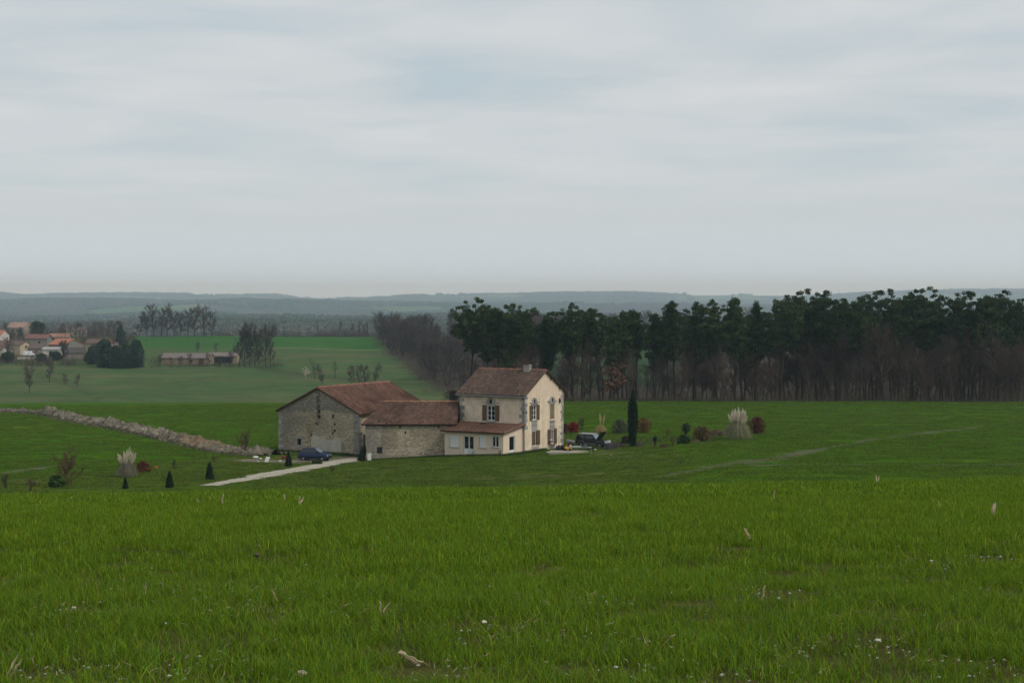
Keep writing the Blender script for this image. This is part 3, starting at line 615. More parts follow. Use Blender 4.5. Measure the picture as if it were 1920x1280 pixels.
for s0, z0 in ((3.8, 3.55), (4.4, 2.9), (8.1, 3.6)):
    mb = MB(); slab(mb, O0, X_, nF, s0, s0+0.2, z0, z0+0.28, 0.01, 0.045); mb.build('putlog_hole', m_dark, outb)
s0_, _ = plane(K0, X_, 712, 840); mb = MB(); slab(mb, O0, X_, nF, s0_-0.3, s0_+0.3, 0.75, 1.45, 0.02, 0.05); mb.build('vent_opening', m_dark, outb)
ov3 = 0.30; slK = KR/KT; ea = -E2*ov3-UP*(ov3*slK)
a, b = UP*KH+ea-X_*0.28, UP*KH+ea+X_*(KL+0.15); c, d = UP*(KH+KR)+E2*KT+X_*(KL-1.9), UP*(KH+KR)+E2*KT-X_*0.28; t = UP*0.1
d2, c2 = UP*KH+E2*(2*KT+ov3)-UP*(ov3*slK)-X_*0.28, UP*KH+E2*(2*KT+ov3)-UP*(ov3*slK)+X_*(KL-2.0)
mb = MB(); mb.hexa([a, b, c, d, a+t, b+t, c+t, d+t]); mb.hexa([d, c, c2, d2, d+t, c+t, c2+t, d2+t]); r3 = mb.build('roof', m_deck, outb)
sv = (d-a); sh_x = sv.x; Ls_ = Vector((0, sv.y, sv.z)).length
tile_sheet('roof_tiles', r3, a+t+Vector((-0.02, -0.03, 0.004)), X_, Vector((0, sv.y, sv.z)).normalized(), KL+0.6, Ls_, (0.120, 0.074, 0.057), shear=sh_x/Ls_, seed=8, patchy=0.35, clipx=KL+0.12)
ridge(r3, d+t+UP*0.03, c+t+UP*0.03, (0.26, 0.14, 0.09))

# ---- big stone barn, gable towards the camera
B0 = Vector(((523-CX)/F*190.4, 190.4, -17.9)); BW, BL_, BH, BR_ = 11.65, 14.5, 4.62, 2.75
barn = thing('stone_barn', 'large rubble-stone barn with wide stained gable and red tiled roof', 'barn', B0, A30)
zr = lambda s: BH+BR_*(1-abs(s-BW/2)/(BW/2))
def bf(px, py): s, z = plane(B0, E1, px, py); return s, z-B0.z
bwin = rect(bf, 557.5, 822, 565.0, 833.5)
mb = MB(); wall_open(mb, O0, X_, BW, BH, nF, [bwin], 0.3, (0.95, 0.93, 0.9), z0=-0.8); mb.poly([UP*BH, X_*BW+UP*BH, X_*(BW/2)+UP*(BH+BR_)], (0.72, 0.71, 0.70)); mb.build('gable_wall', m_mortar, barn)
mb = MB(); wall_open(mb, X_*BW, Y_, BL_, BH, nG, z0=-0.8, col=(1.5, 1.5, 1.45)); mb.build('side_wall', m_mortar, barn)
mb = MB(); wall_open(mb, Vector((0, BL_, 0)), -Y_, BL_, BH, Vector((-1, 0, 0)), z0=-1.5); wall_open(mb, Vector((BW, BL_, 0)), -X_, BW, BH, Vector((0, 1, 0)), z0=-1.5); mb.tri((BW, BL_, BH), (0, BL_, BH), (BW/2, BL_, BH+BR_)); mb.build('rear_walls', m_mortar, barn)
def inbox(s, z, x0, y0, x1, y1):
    a = bf(x0, y1); b = bf(x1, y0); return a[0] < s < b[0] and a[1] < z < b[1]
_pl = (bf(584, 851)[0], bf(640, 851)[0], bf(600, 815)[1]); _dk = bf(600, 771)[1]; _yc = (bf(576, 800)[0], bf(585, 800)[0])
def plaster(s, z): return _pl[0] < s < _pl[1]+(float(vn(z*2, 5.0))-0.5)*1.6 and z < _pl[2]-0.15-0.75*float(vn(s*1.3, 1.0))*max(0, (s-_pl[0]-1.6))*0.6
def tint_barn(s, z, rr):
    b = 0.78+0.5*rr.random(); n = float(vn(s*0.55+4, z*0.6)); m = float(vn(s*0.22+1, z*0.3+9))
    c = np.array((0.37, 0.315, 0.225))
    g = 0.0
    if z > _dk+0.35*(n-0.5): g = 0.85                       # lichen-dark gable top
    left = max(0.0, min(1.0, (3.6-s)/2.2+(n-0.5))); g = max(g, left*0.75)
    c = c*(1-g)+np.array((0.185, 0.172, 0.148))*g
    if abs(s-BW/2) < 0.14+0.12*n and z > 3.0: c = c*0.45    # soot run below the ridge
    if _yc[0] < s < _yc[1] and z < 3.2: c = np.array((0.30, 0.235, 0.13))
    if z < 0.9 and s < 5: c = c*0.6+np.array((0.13, 0.115, 0.095))
    if s > BW-0.8: c = np.array((0.24, 0.225, 0.20))
    return tuple(c*b*(0.78+0.44*m))
stones('wall_stones', barn, O0, X_, nF, (0.02, BW-0.02), lambda s: zr(s)-0.1, -0.5, tint_barn, 41, 0.165,
       skip=lambda s, z: plaster(s, z) or (bwin[0]-0.3 < s < bwin[1]+0.3 and bwin[2]-0.15 < z < bwin[3]+0.25))
mb = MB(); N_ = 26
for i in range(N_):
    s0 = _pl[0]+(_pl[1]-_pl[0])*i/N_; s1 = _pl[0]+(_pl[1]-_pl[0])*(i+1)/N_; h = _pl[2]-0.75*float(vn(s0*1.3, 1.0))*max(0, (s0-_pl[0]-1.6))*0.6-0.3*float(vn(s0*3, 8.0)); k = 0.95+0.15*float(vn(s0*2, 3.0))
    slab(mb, O0, X_, nF, s0, s1+0.001, -0.4, h, -0.02, 0.035+0.012*float(vn(s0*4, 2.2)), (0.40*k, 0.37*k, 0.315*k))
mb.build('lime_patch', m_stone, barn)
a, b, c, d = bwin; mb = MB(); slab(mb, O0, X_, nF, a, b, c, d, -0.28, -0.22); mb.build('window_void', m_dark, barn)
for nm, s0, s1, z0, z1 in (('jamb', a-0.28, a-0.004, c, d), ('jamb', b+0.004, b+0.28, c, d), ('lintel', a-0.32, b+0.32, d+0.004, d+0.24), ('sill', a-0.3, b+0.3, c-0.14, c-0.004)):
    mb = MB(); slab(mb, O0, X_, nF, s0, s1, z0, z1, -0.1, 0.05, (0.27, 0.255, 0.23)); mb.build(nm, m_stone, barn)
for i in range(2):
    mb = MB(); s_ = a+(b-a)*(i+1)/3; slab(mb, O0, X_, nF, s_-0.02, s_+0.02, c, d, -0.16, -0.12); mb.build('iron_bar', m_dark, barn)
for px_, py_, w_ in ((625, 780, .28), (628, 795, .2), (628, 807, .26), (624, 812, .2), (593, 793, .2), (584, 815, .22), (599, 771, .32), (599, 781, .34)):
    s_, z_ = bf(px_, py_); mb = MB(); slab(mb, O0, X_, nF, s_-w_/2, s_+w_/2, z_-w_*0.6, z_+w_*0.6, 0.02, 0.052); mb.build('putlog_hole', m_dark, barn)
quoins(barn, X_*BW, -X_, nF, Y_, nG, -0.2, BH-0.2, 43, cols=[(0.22, 0.205, 0.18), (0.28, 0.25, 0.20), (0.17, 0.165, 0.16)])
quoins(barn, O0, X_, nF, Y_, Vector((-1, 0, 0)), -0.2, BH-0.2, 44, cols=[(0.30, 0.285, 0.26), (0.24, 0.23, 0.22), (0.36, 0.34, 0.31)])
sl4 = BR_/(BW/2); ov4, og4 = 0.35, 0.22; t = UP*0.12; mb = MB(); RB = (0.138, 0.077, 0.056)
for sg in (0, 1):
    x0 = -ov4 if sg == 0 else BW+ov4; e0, e1 = Vector((x0, -og4, BH-ov4*sl4)), Vector((x0, BL_+og4, BH-ov4*sl4)); r0, r1 = Vector((BW/2, -og4, BH+BR_)), Vector((BW/2, BL_+og4, BH+BR_))
    mb.hexa([e1, e0, r0, r1, e1+t, e0+t, r0+t, r1+t] if sg == 0 else [e0, e1, r1, r0, e0+t, e1+t, r1+t, r0+t])
r4 = mb.build('roof', m_deck, barn)
tile_sheet('roof_tiles', r4, Vector((BW+ov4+0.03, -og4-0.02, BH-ov4*sl4+0.125)), Y_, Vector((-(BW/2+ov4), 0, BR_+ov4*sl4)).normalized(), BL_+2*og4+0.04, math.hypot(BW/2+ov4, BR_+ov4*sl4), RB, seed=11, patchy=0.5)
tile_sheet('roof_tiles', r4, Vector((-ov4-0.03, BL_+og4+0.02, BH-ov4*sl4+0.125)), -Y_, Vector((BW/2+ov4, 0, BR_+ov4*sl4)).normalized(), BL_+2*og4+0.04, math.hypot(BW/2+ov4, BR_+ov4*sl4), RB, seed=12, patchy=0.5)
ridge(r4, (BW/2, -og4, BH+BR_+0.15), (BW/2, BL_+og4, BH+BR_+0.15), (0.24, 0.12, 0.085), 0.15)
mb = MB(); mb.tube([(BW+0.12, -0.12, BH-0.3), (BW+0.12, -0.12, 0.0)], 0.06, 6); mb.build('downpipe', m_zinc, barn)
mb = MB(); slab(mb, X_*BW, Y_, nG, 0.9, 1.9, 0.1, 2.2, 0.004, 0.06); dr = mb.build('door', m_door, barn)

# ------------------------------------------------------------------ plants: prototype meshes
def rv(rr): 
    z = rr.random()*2-1; a = rr.random()*2*math.pi; q = math.sqrt(1-z*z); return Vector((q*math.cos(a), q*math.sin(a), z))
m_bark = mat('grey_bark', S(60, 53, 48), var=0.25, scale=2.0, objrand=0.15)
m_pinebark = mat('pine_bark', S(54, 43, 38), var=0.3, scale=1.5, objrand=0.15)
m_twig = mat('bare_twigs', S(80, 66, 57), var=0.12, scale=0.3, attr=True, objrand=0.22)
m_needle = mat('pine_needles', S(58, 74, 42), rough=0.8, var=0.22, scale=0.25, attr=True, objrand=0.20, transl=0.12, spec=0.15)
m_ever = mat('evergreen_leaf', S(52, 76, 52), rough=0.8, var=0.15, scale=0.6, attr=True, transl=0.1, spec=0.15)

def limb(mb, p, d, length, r0, r1, rr, seg=3, bend=0.25, n=5, up=0.1, col=None):
    pts = [p.copy()]; q = p.copy(); dd = d.normalized(); rad = [r0]
    for i in range(seg):
        dd = (dd+rv(rr)*bend+UP*up).normalized(); q = q+dd*(length/seg); pts.append(q.copy()); rad.append(r0+(r1-r0)*(i+1)/seg)
    mb.tube(pts, rad, n, col, cap=False); return pts
def along(pts, t):
    t *= len(pts)-1; i = min(int(t), len(pts)-2); f = t-i; return pts[i].lerp(pts[i+1], f), (pts[i+1]-pts[i]).normalized()
def twig(mb, p, d, l, w_, rr, col):
    sd = d.cross(rv(rr)).normalized()*w_; m = p+d*(l*0.5)+rv(rr)*l*0.08; e = p+d*l+UP*(l*0.08)
    mb.tri(p-sd, p+sd, m, col); mb.tri(m-sd*0.7, m+sd*0.7, e, col)
def bare_tree(seed, H, spread, low=0.25, nl=16, nb=6, ntw=9, tw=0.035, stems=1, hue=(1, 1, 1), ivy=0.0):
    rr = random.Random(seed); T = MB(); C = MB()
    for st in range(stems):
        lean = Vector((rr.uniform(-1, 1), rr.uniform(-1, 1), 0))*(0.20 if stems == 1 else 0.42); h = H*(0.85+0.15*rr.random())
        pts = limb(T, Vector((lean.x*0.5, lean.y*0.5, -0.3)), UP+lean, h*0.86, H*0.013/math.sqrt(stems)+(0.03 if stems == 1 else 0.0), 0.0025*H, rr, 6, 0.13, 6, 0.14)
        for i in range(nl//stems):
            t = low+(1-low)*((i+rr.random())/(nl//stems)); p, dd = along(pts, min(t, 0.99))
            a = rr.random()*6.283; L_ = spread*(0.55+0.6*rr.random())*(1.15-0.75*abs(t-0.55))
            d = Vector((math.cos(a), math.sin(a), 0.55+0.5*t)).normalized()
            b = limb(C, p, d, L_, (0.04+0.035*(1-t))*H/12, 0.012*H/12+0.004, rr, 3, 0.22, 4, 0.12, (0.8, 0.78, 0.78))
            for j in range(nb):
                p2, d2 = along(b, 0.25+0.74*(j+rr.random())/nb); k = 0.7+0.5*rr.random(); c = (hue[0]*k, hue[1]*k, hue[2]*k)
                e = (d2+rv(rr)*0.8+UP*0.3).normalized(); l2 = L_*(0.28+0.3*rr.random()); twig(C, p2, e, l2, tw*1.5, rr, c)
                for q in range(ntw): 
                    p3 = p2+e*(l2*(0.15+0.85*rr.random())); twig(C, p3, (e*0.6+rv(rr)*0.9+UP*0.35).normalized(), l2*(0.35+0.4*rr.random()), tw, rr, c)
        if ivy:
            for q in range(int(260*ivy)):
                p, dd = along(pts, rr.random()*0.7); o = rv(rr)*(0.35+0.4*rr.random()); s1 = rv(rr)*0.22; s2 = rv(rr)*0.22
                C.tri(p+o, p+o+s1, p+o+s2, (0.30, 0.55, 0.30))
    return T.mesh('bare_trunk', m_bark), C.mesh('bare_crown', m_twig)
def blob_leaves(mb, c, r, n, size, rr, dark=0.55, tint=(1, 1, 1), flat=1.0):
    for i in range(n):
        d = rv(rr); k = rr.random()**0.45; p = c+Vector((d.x*r*k, d.y*r*k, d.z*r*k*flat)); f = 0.75+0.5*rr.random()
        d1 = rv(rr); d2 = d1.cross(rv(rr)).normalized(); s = size*(0.6+0.8*rr.random())
        mb.tri(p+d1*s, p-d1*s*0.5+d2*s*0.75, p-d1*s*0.5-d2*s*0.75, (tint[0]*f, tint[1]*f, tint[2]*f))
def pine_tree(seed, H, cb, cw, ncl, dead=8, sz=0.34, top=0.75):
    """maritime pine: tall bare trunk, domed crown of separate needle clumps on ascending limbs"""
    rr = random.Random(seed); T = MB(); C = MB(); lean = Vector((rr.uniform(-1, 1), rr.uniform(-1, 1), 0))*0.09
    pts = limb(T, Vector((0, 0, -0.3)), UP+lean, H*0.95, 0.011*H+0.05, 0.05, rr, 8, 0.06, 7, 0.12)
    for i in range(dead):
        p, dd = along(pts, 0.25+0.35*rr.random()); a = rr.random()*6.283; limb(T, p, Vector((math.cos(a), math.sin(a), 0.1)), 0.8+1.8*rr.random(), 0.04, 0.012, rr, 3, 0.3, 4, 0.0)
    nh = 17
    for i in range(nh):
        f = 1.0 if i == 0 else (0.92*(1-(i/nh)**1.15)+rr.uniform(-.05, .05)); t = cb+(0.98-cb)*max(0.02, f)
        p, dd = along(pts, max(cb*0.92, t-0.10)); a = i*2.4+rr.random()*1.2
        prof = math.sin(math.pi*min(1.0, 0.30+0.62*(1-f)+0.08))**0.8; rad = 0.0 if i == 0 else cw*prof*(0.45+0.5*rr.random())
        c = Vector((pts[-1].x*t+rad*math.cos(a), pts[-1].y*t+rad*math.sin(a), H*0.95*t+rr.uniform(-.4, .4))); Rh = cw*(0.33+0.17*rr.random())*(1.0 if f > 0.25 else 0.75)*(1.25 if i == 0 else 1.0); rad *= (0.55 if f > 0.72 else 0.95)
        limb(T, p, c-p, (c-p).length, 0.09*(1-0.6*f), 0.03, rr, 3, 0.10, 4, 0.02)
        for b in range(3): limb(T, c-UP*Rh*0.3, Vector((rr.uniform(-1, 1), rr.uniform(-1, 1), 0.5)), Rh*0.9, 0.03, 0.012, rr, 2, 0.2, 3, 0.1)
        m = int(ncl/nh*(0.7+0.6*rr.random())*(1.0 if f > 0.3 else 0.6))
        for j in range(m):
            d = rv(rr)*(0.55+0.45*rr.random()); d.z = d.z*0.8+0.12; q = c+Vector((d.x*Rh*1.15, d.y*Rh*1.15, d.z*Rh*0.95)); r = 0.36+0.36*rr.random(); k = 0.72+0.5*rr.random(); w_ = rr.random()
            blob_leaves(C, q, r, int(62*(r/0.6)**2), sz*(0.5+0.3*rr.random()), rr, tint=((0.88+0.3*w_)*k, k, (1.05-0.3*w_)*k), flat=0.72)
    return T.mesh('pine_trunk', m_pinebark), C.mesh('pine_crown', m_needle)

def pine_spire(seed, H, cb, cw, ncl, sz=0.28, top=0.62):
    """younger pine: ascending limbs all the way up, rounded pointed crown"""
    rr = random.Random(seed); T = MB(); C = MB(); lean = Vector((rr.uniform(-1, 1), rr.uniform(-1, 1), 0))*0.08
    pts = limb(T, Vector((0, 0, -0.3)), UP+lean, H*0.95, 0.010*H+0.05, 0.05, rr, 8, 0.055, 7, 0.12)
    for i in range(9):
        p, dd = along(pts, 0.22+0.35*rr.random()); a = rr.random()*6.283; limb(T, p, Vector((math.cos(a), math.sin(a), 0.15)), 0.8+1.8*rr.random(), 0.035, 0.012, rr, 3, 0.3, 4, 0.0)
    nl = 26
    for i in range(nl):
        f = (i+rr.random()*0.8)/nl; p, dd = along(pts, cb+(0.98-cb)*f); a = i*2.4+rr.random()*0.9
        prof = (0.6+0.4*math.sin(min(1.0, f*1.5)*math.pi))*(1.0 if f < top else max(0.28, math.sqrt(max(0, 1-((f-top)/(1-top))**2))))
        L_ = cw*prof*(0.5+0.65*rr.random()); b = limb(T, p, Vector((math.cos(a), math.sin(a), 0.28+0.6*f)), L_, 0.06*(1-f)+0.03, 0.018, rr, 3, 0.2, 4, 0.14); m = max(3, int(ncl/nl*(0.5+prof*0.8)))
        for j in range(m):
            u = 0.3+0.72*(j+rr.random())/m; q, d2 = along(b, min(u, 1.0)); q = q+rv(rr)*(0.3+0.2*L_*(1-0.4*u)); r = 0.34+0.34*rr.random(); k = 0.7+0.5*rr.random(); w_ = rr.random()
            blob_leaves(C, q, r, int(56*(r/0.6)**2), sz*(0.5+0.3*rr.random()), rr, tint=((0.88+0.3*w_)*k, k, (1.05-0.3*w_)*k), flat=0.8)
    blob_leaves(C, pts[-1], 0.7, 70, sz*0.7, rr)
    return T.mesh('pine_trunk', m_pinebark), C.mesh('pine_crown', m_needle)
def plant(name, label, cat, meshes, loc, rz, sc, group=None, parts=('trunk', 'crown')):
    r = thing(name, label, cat, loc, rz, group, sc)
    if name in ('pine_tree', 'bare_tree'): k_ = 0.035 if name == 'pine_tree' else 0.10; r.rotation_euler = (rng.uniform(-k_, k_), rng.uniform(-k_, k_), rz)
    for nm, me in zip(parts, meshes):
        o = bpy.data.objects.new(nm, me); COL.objects.link(o); o.parent = r
    return r

PINES = [pine_tree(100+i, 20.0, cb, cw, ncl, sz=0.28, top=tp) for i, (cb, cw, ncl, tp) in enumerate(
    [(0.50, 4.2, 300, 0.70), (0.57, 3.6, 250, 0.75), (0.47, 3.2, 240, 0.62), (0.56, 3.9, 270, 0.80), (0.60, 3.4, 230, 0.72), (0.45, 2.9, 220, 0.60), (0.53, 3.7, 270, 0.68), (0.40, 3.1, 240, 0.55)])]
for i_, (cb, cw) in {1: (0.48, 3.9), 2: (0.42, 3.5), 4: (0.50, 3.7), 5: (0.38, 3.2), 7: (0.36, 3.6)}.items(): PINES[i_] = pine_spire(150+i_, 20.0, cb, cw, 230)
BARES = [bare_tree(200+i, 12.0, 3.3, lo, 22, 8, 11, 0.022, hue=h) for i, (lo, h) in enumerate(
    [(0.22, (0.95, 0.92, 0.95)), (0.15, (1.05, 0.95, 0.9)), (0.3, (0.85, 0.85, 0.88)), (0.12, (1.1, 0.98, 0.9)), (0.2, (0.9, 0.88, 0.92))])]
IVIED = bare_tree(230, 12.0, 2.4, 0.35, 16, 6, 7, 0.028, ivy=1.0)
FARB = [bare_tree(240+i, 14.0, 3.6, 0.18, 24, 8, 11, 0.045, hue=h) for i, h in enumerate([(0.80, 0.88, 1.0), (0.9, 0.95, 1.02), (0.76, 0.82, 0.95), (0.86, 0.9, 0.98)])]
SCRUB = [bare_tree(260+i, 3.0, 1.3, 0.05, 20, 6, 8, 0.018, stems=5, hue=h) for i, h in enumerate([(1.0, 0.9, 0.85), (1.15, 0.95, 0.8), (0.9, 0.85, 0.9)])]

# ------------------------------------------------------------------ pine wood behind the house
G_P = 'pines along the edge of the wood behind the farmhouse'
front = [(880, 563, 0), (935, 570, 1), (990, 570, 3), (1024, 582, 5), (1073, 568, 6), (1106, 571, 4), (1142, 585, 2), (1167, 576, 5), (1192, 573, 1), (1226, 581, 4), (1264, 556, 2), (1300, 558, 7),
         (1340, 562, 6), (1392, 549, 2), (1416, 557, 5), (1462, 554, 3), (1503, 571, 4), (1533, 547, 0), (1570, 545, 6), (1612, 556, 1), (1642, 544, 3), (1684, 560, 4), (1712, 549, 6), (1742, 543, 0),
         (1775, 546, 3), (1806, 570, 2), (1838, 545, 1), (1872, 549, 4), (1908, 544, 6)]
PLAB = {880: 'leftmost tall pine of the wood, domed crown left of the farmhouse roof', 935: 'tall pine above the left half of the farmhouse roof, next to the leftmost', 990: 'pine rising straight above the farmhouse chimney', 1024: 'slim pine above the peak of the farmhouse gable', 1073: 'pine above the red bush, just right of the farmhouse', 1106: 'pine above the black off-road car', 1192: 'pine standing directly behind the tall cypress', 1226: 'pine above the yucca, just right of the cypress', 1286: '', 1264: 'pine with the high narrow top midway between cypress and pampas grass', 1392: 'tall pine straight above the pampas grass', 1416: 'pine above the dark red bush', 1642: 'high pine above the tall maize leaf on the brow', 1908: 'last pine at the right edge of the picture'}
rp = random.Random(77)
for i, (px_, top, v) in enumerate(front):
    d = 322+rp.random()*10; q = at(px_, d); h = (-(top-HOR)/F*d)-q.z
    lab = 'one of the dark green pines packed along the wood edge'
    grp = G_P
    if px_ in PLAB: lab, grp = PLAB[px_], None
    plant('pine_tree', lab, 'tree', PINES[v], q, rp.random()*6.28, h/20.0, grp)
for i in range(32):
    px_ = 905+i*33+rp.uniform(-14, 14); d = rp.uniform(336, 380); q = at(px_, d); top = np.interp(px_, [900, 1100, 1250, 1400, 1900], [586, 588, 584, 568, 560])+rp.uniform(-3, 26)
    h = (-(top-HOR)/F*d)-q.z; plant('pine_tree', 'one of the dark green pines packed along the wood edge', 'tree', PINES[rp.randrange(8)], q, rp.random()*6.28, h/20.0, G_P)
G_B = 'bare trees among the pines'
for i in range(140):
    t = ((i+rp.random())/140)**0.66; px_ = 862+t*1075
    right = ss(1440, 1540, px_); d = 318+rp.random()*(16+18*right); q = at(px_, d)
    h = rp.uniform(5, 12.5)*(1-right)+rp.uniform(9.0, 16.5)*right
    plant('bare_tree', 'leafless brown tree standing among the pines at the wood edge', 'tree', BARES[rp.randrange(5)], q, rp.random()*6.28, (h/12*rp.uniform(0.8, 1.05), h/12*rp.uniform(0.8, 1.05), h/12), G_B)
for i, (px_, h) in enumerate(((1708, 11), (1902, 12), (1280, 8), (1560, 9))):
    q = at(px_, 319); plant('ivy_covered_tree', ['bare tree wrapped in dark ivy inside the right part of the wood', 'bare tree wrapped in ivy at the right edge of the picture', 'small ivy-clad tree right of the tall cypress, at the wood edge', 'ivy-clad tree below the pines right of centre in the wood'][i], 'tree', IVIED, q, i*1.3, h/12, None)
# russet oak holding dead leaves, right of the house
rr = random.Random(5); T, C = MB(), MB(); limb(T, Vector((0, 0, -0.2)), UP, 4.5, 0.12, 0.04, rr, 4, 0.1, 6)
for i in range(26): blob_leaves(C, Vector((rr.uniform(-1.8, 1.8), rr.uniform(-1.8, 1.8), 2.0+rr.random()*4.0)), 0.7, 22, 0.2, rr, tint=(1, 1, 1))
m_russet = mat('dead_oak_leaf', S(96, 66, 50), var=0.2, attr=True)
plant('oak_tree', 'small oak still holding russet dead leaves, behind the right side of the farmhouse', 'tree', (T.mesh('trunk', m_bark), C.mesh('crown', m_russet)), at(1150, 319), 0, 1.25)
def scrub_mass(name, label, spots, m, dens, size, hmax, seed, hue):
    rr = random.Random(seed); mb = MB()
    for (x, y, r, h) in spots:
        z = gz(x, y)
        for k in range(dens):
            a = rr.random()*6.283; q = r*math.sqrt(rr.random()); p = Vector((x+q*math.cos(a), y+q*math.sin(a), z-0.1)); d = Vector((rr.uniform(-.5, .5), rr.uniform(-.5, .5), 1)).normalized(); f = 0.6+0.7*rr.random()
            l = h*(0.35+0.65*rr.random()); twig(mb, p+UP*(rr.random()*h*0.25), d, l, size, rr, (hue[0]*f, hue[1]*f, hue[2]*f))
    o = mb.build(name, m, kind='stuff'); o['label'] = label; return o
sp = []
for i in range(240):
    px_ = 858+i*4.6; q = at(px_, 319+rp.random()*30); rt = float(ss(1380, 1540, px_))
    if rt > .5 or i % 5 < 3: sp.append((q.x, q.y, 2.2, rp.uniform(1.8, 4.6)*1.35*rt+rp.uniform(.8, 2.6)*(1-rt)))
scrub_mass('undergrowth', 'tangle of brambles and saplings at the foot of the wood', sp, m_twig, 46, 0.022, 4, 3, (0.95, 0.85, 0.78))

# ------------------------------------------------------------------ bare wood across the valley
G_W = 'trees of the bare wood across the valley'
rw = random.Random(31); n = 0
wl = lambda y: float(np.interp(y, [440, 470, 500, 540, 600, 680, 760, 840, 900], [900, 880, 835, 800, 770, 735, 712, 704, 700]))
placed = []; rest = []; n_thing = 0
while n < 230:
    y = 470+400*rw.random()**0.9; lo = wl(y)+4; u = rw.random(); px_ = lo+(1960-lo)*(u**2.1)
    if 1040 < px_ < 1260 and 560 < y < 800: continue
    q = at(px_, y); placed.append(q); v_, a_, s_ = rw.randrange(4), rw.random()*6.28, rw.uniform(0.78, 1.16); n += 1
    if px_ < 905 and n_thing < 95:
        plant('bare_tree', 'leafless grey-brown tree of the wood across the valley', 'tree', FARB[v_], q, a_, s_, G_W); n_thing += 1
    else: rest.append((q, a_, s_, v_))
def gn_scatter(name, pts, rot, scl, idx, protos, label=None):
    me = bpy.data.meshes.new(name); me.from_pydata([tuple(p) for p in pts], [], [])
    for nm, arr, ty in (('rz', rot, 'FLOAT'), ('sc', scl, 'FLOAT'), ('ix', idx, 'INT')):
        a = me.attributes.new(nm, ty, 'POINT'); a.data.foreach_set('value', np.asarray(arr, np.float32 if ty == 'FLOAT' else np.int32))
    o = bpy.data.objects.new(name, me); COL.objects.link(o); o['kind'] = 'stuff'
    if label: o['label'] = label
    c = bpy.data.collections.new(name+'_shapes')
    for i, m in enumerate(protos):
        q = bpy.data.objects.new('%s_shape_%02d' % (name, i), m); c.objects.link(q)
    g = bpy.data.node_groups.new(name, 'GeometryNodeTree'); g.is_modifier = True
    g.interface.new_socket('Geometry', in_out='INPUT', socket_type='NodeSocketGeometry'); g.interface.new_socket('Geometry', in_out='OUTPUT', socket_type='NodeSocketGeometry')
    nn = g.nodes.new; gi, go = nn('NodeGroupInput'), nn('NodeGroupOutput'); iop = nn('GeometryNodeInstanceOnPoints'); ci = nn('GeometryNodeCollectionInfo')
    ci.inputs['Collection'].default_value = c; ci.inputs['Separate Children'].default_value = True; ci.inputs['Reset Children'].default_value = True
    def attr(nm, ty): a = nn('GeometryNodeInputNamedAttribute'); a.data_type = ty; a.inputs['Name'].default_value = nm; return a.outputs['Attribute']
    cx_ = nn('ShaderNodeCombineXYZ'); lk = g.links.new; lk(attr('rz', 'FLOAT'), cx_.inputs[2])
    lk(gi.outputs[0], iop.inputs['Points']); lk(ci.outputs[0], iop.inputs['Instance']); iop.inputs['Pick Instance'].default_value = True; lk(attr('ix', 'INT'), iop.inputs['Instance Index'])
    lk(cx_.outputs[0], iop.inputs['Rotation']); lk(attr('sc', 'FLOAT'), iop.inputs['Scale']); lk(iop.outputs[0], go.inputs[0])
    md = o.modifiers.new('scatter', 'NODES'); md.node_group = g
    return o
def joined(a, b):
    V = [tuple(v.co) for v in a.vertices]; n0 = len(V); V += [tuple(v.co) for v in b.vertices]; Fq = [tuple(p_.vertices) for p_ in a.polygons]+[tuple(i+n0 for i in p_.vertices) for p_ in b.polygons]
    mb = MB(); mb.v = V; mb.f = Fq; mb.c = [(0.8, 0.78, 0.78)]*len(a.polygons)+[(0.95, 0.9, 0.95)]*len(b.polygons); mb.m = [0]*len(Fq); return mb.mesh('wood_tree', m_twig)
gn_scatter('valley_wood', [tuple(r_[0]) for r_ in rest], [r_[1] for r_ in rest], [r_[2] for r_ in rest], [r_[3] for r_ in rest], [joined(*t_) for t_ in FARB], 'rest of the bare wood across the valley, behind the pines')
sp = [(q.x+rw.uniform(-6, 6), q.y+rw.uniform(-6, 6), 5, rw.uniform(3, 7)) for q in placed]
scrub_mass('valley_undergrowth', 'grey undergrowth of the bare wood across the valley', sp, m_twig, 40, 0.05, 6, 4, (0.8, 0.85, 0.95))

# ------------------------------------------------------------------ middle distance: village, farm and trees across the valley
def leaf_plant(seed, shape, n, size, col, stem=0.3, core=None, m=None, lumpy=0.35):
    """foliage mesh from a radius profile shape(z 0..1) -> r in metres, plus a short stem"""
    rr = random.Random(seed); T, C = MB(), MB(); H, prof = shape
    T.tube([(0, 0, -0.25), (0, 0, H*0.6)], [0.03+0.01*H, 0.02], 5)
    for i in range(n):
        t = rr.random()**0.85; a = rr.random()*6.283; lump = 1-0.5*lumpy+lumpy*float(vn(a*1.6+seed, t*5+seed)); r = prof(t)*lump*(rr.random()**0.35); p = Vector((r*math.cos(a), r*math.sin(a), H*t+rr.uniform(-.5, .5)*size))
        f = 0.7+0.55*rr.random(); d1 = (rv(rr)+Vector((math.cos(a), math.sin(a), 0.6))*0.5).normalized(); d2 = d1.cross(rv(rr)).normalized(); s_ = size*(0.6+0.8*rr.random())
        C.tri(p+d1*s_, p-d1*s_*0.5+d2*s_*0.6, p-d1*s_*0.5-d2*s_*0.6, (f*(0.9+0.25*rr.random()), f, f*0.95))
    if core:                                        # added solid core, coloured dark, blocks light through the foliage
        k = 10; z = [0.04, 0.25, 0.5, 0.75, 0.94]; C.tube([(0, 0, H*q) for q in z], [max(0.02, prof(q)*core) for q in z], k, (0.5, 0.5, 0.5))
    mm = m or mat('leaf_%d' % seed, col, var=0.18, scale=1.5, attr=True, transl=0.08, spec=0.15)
    return T.mesh('stem', m_bark), C.mesh('foliage', mm)
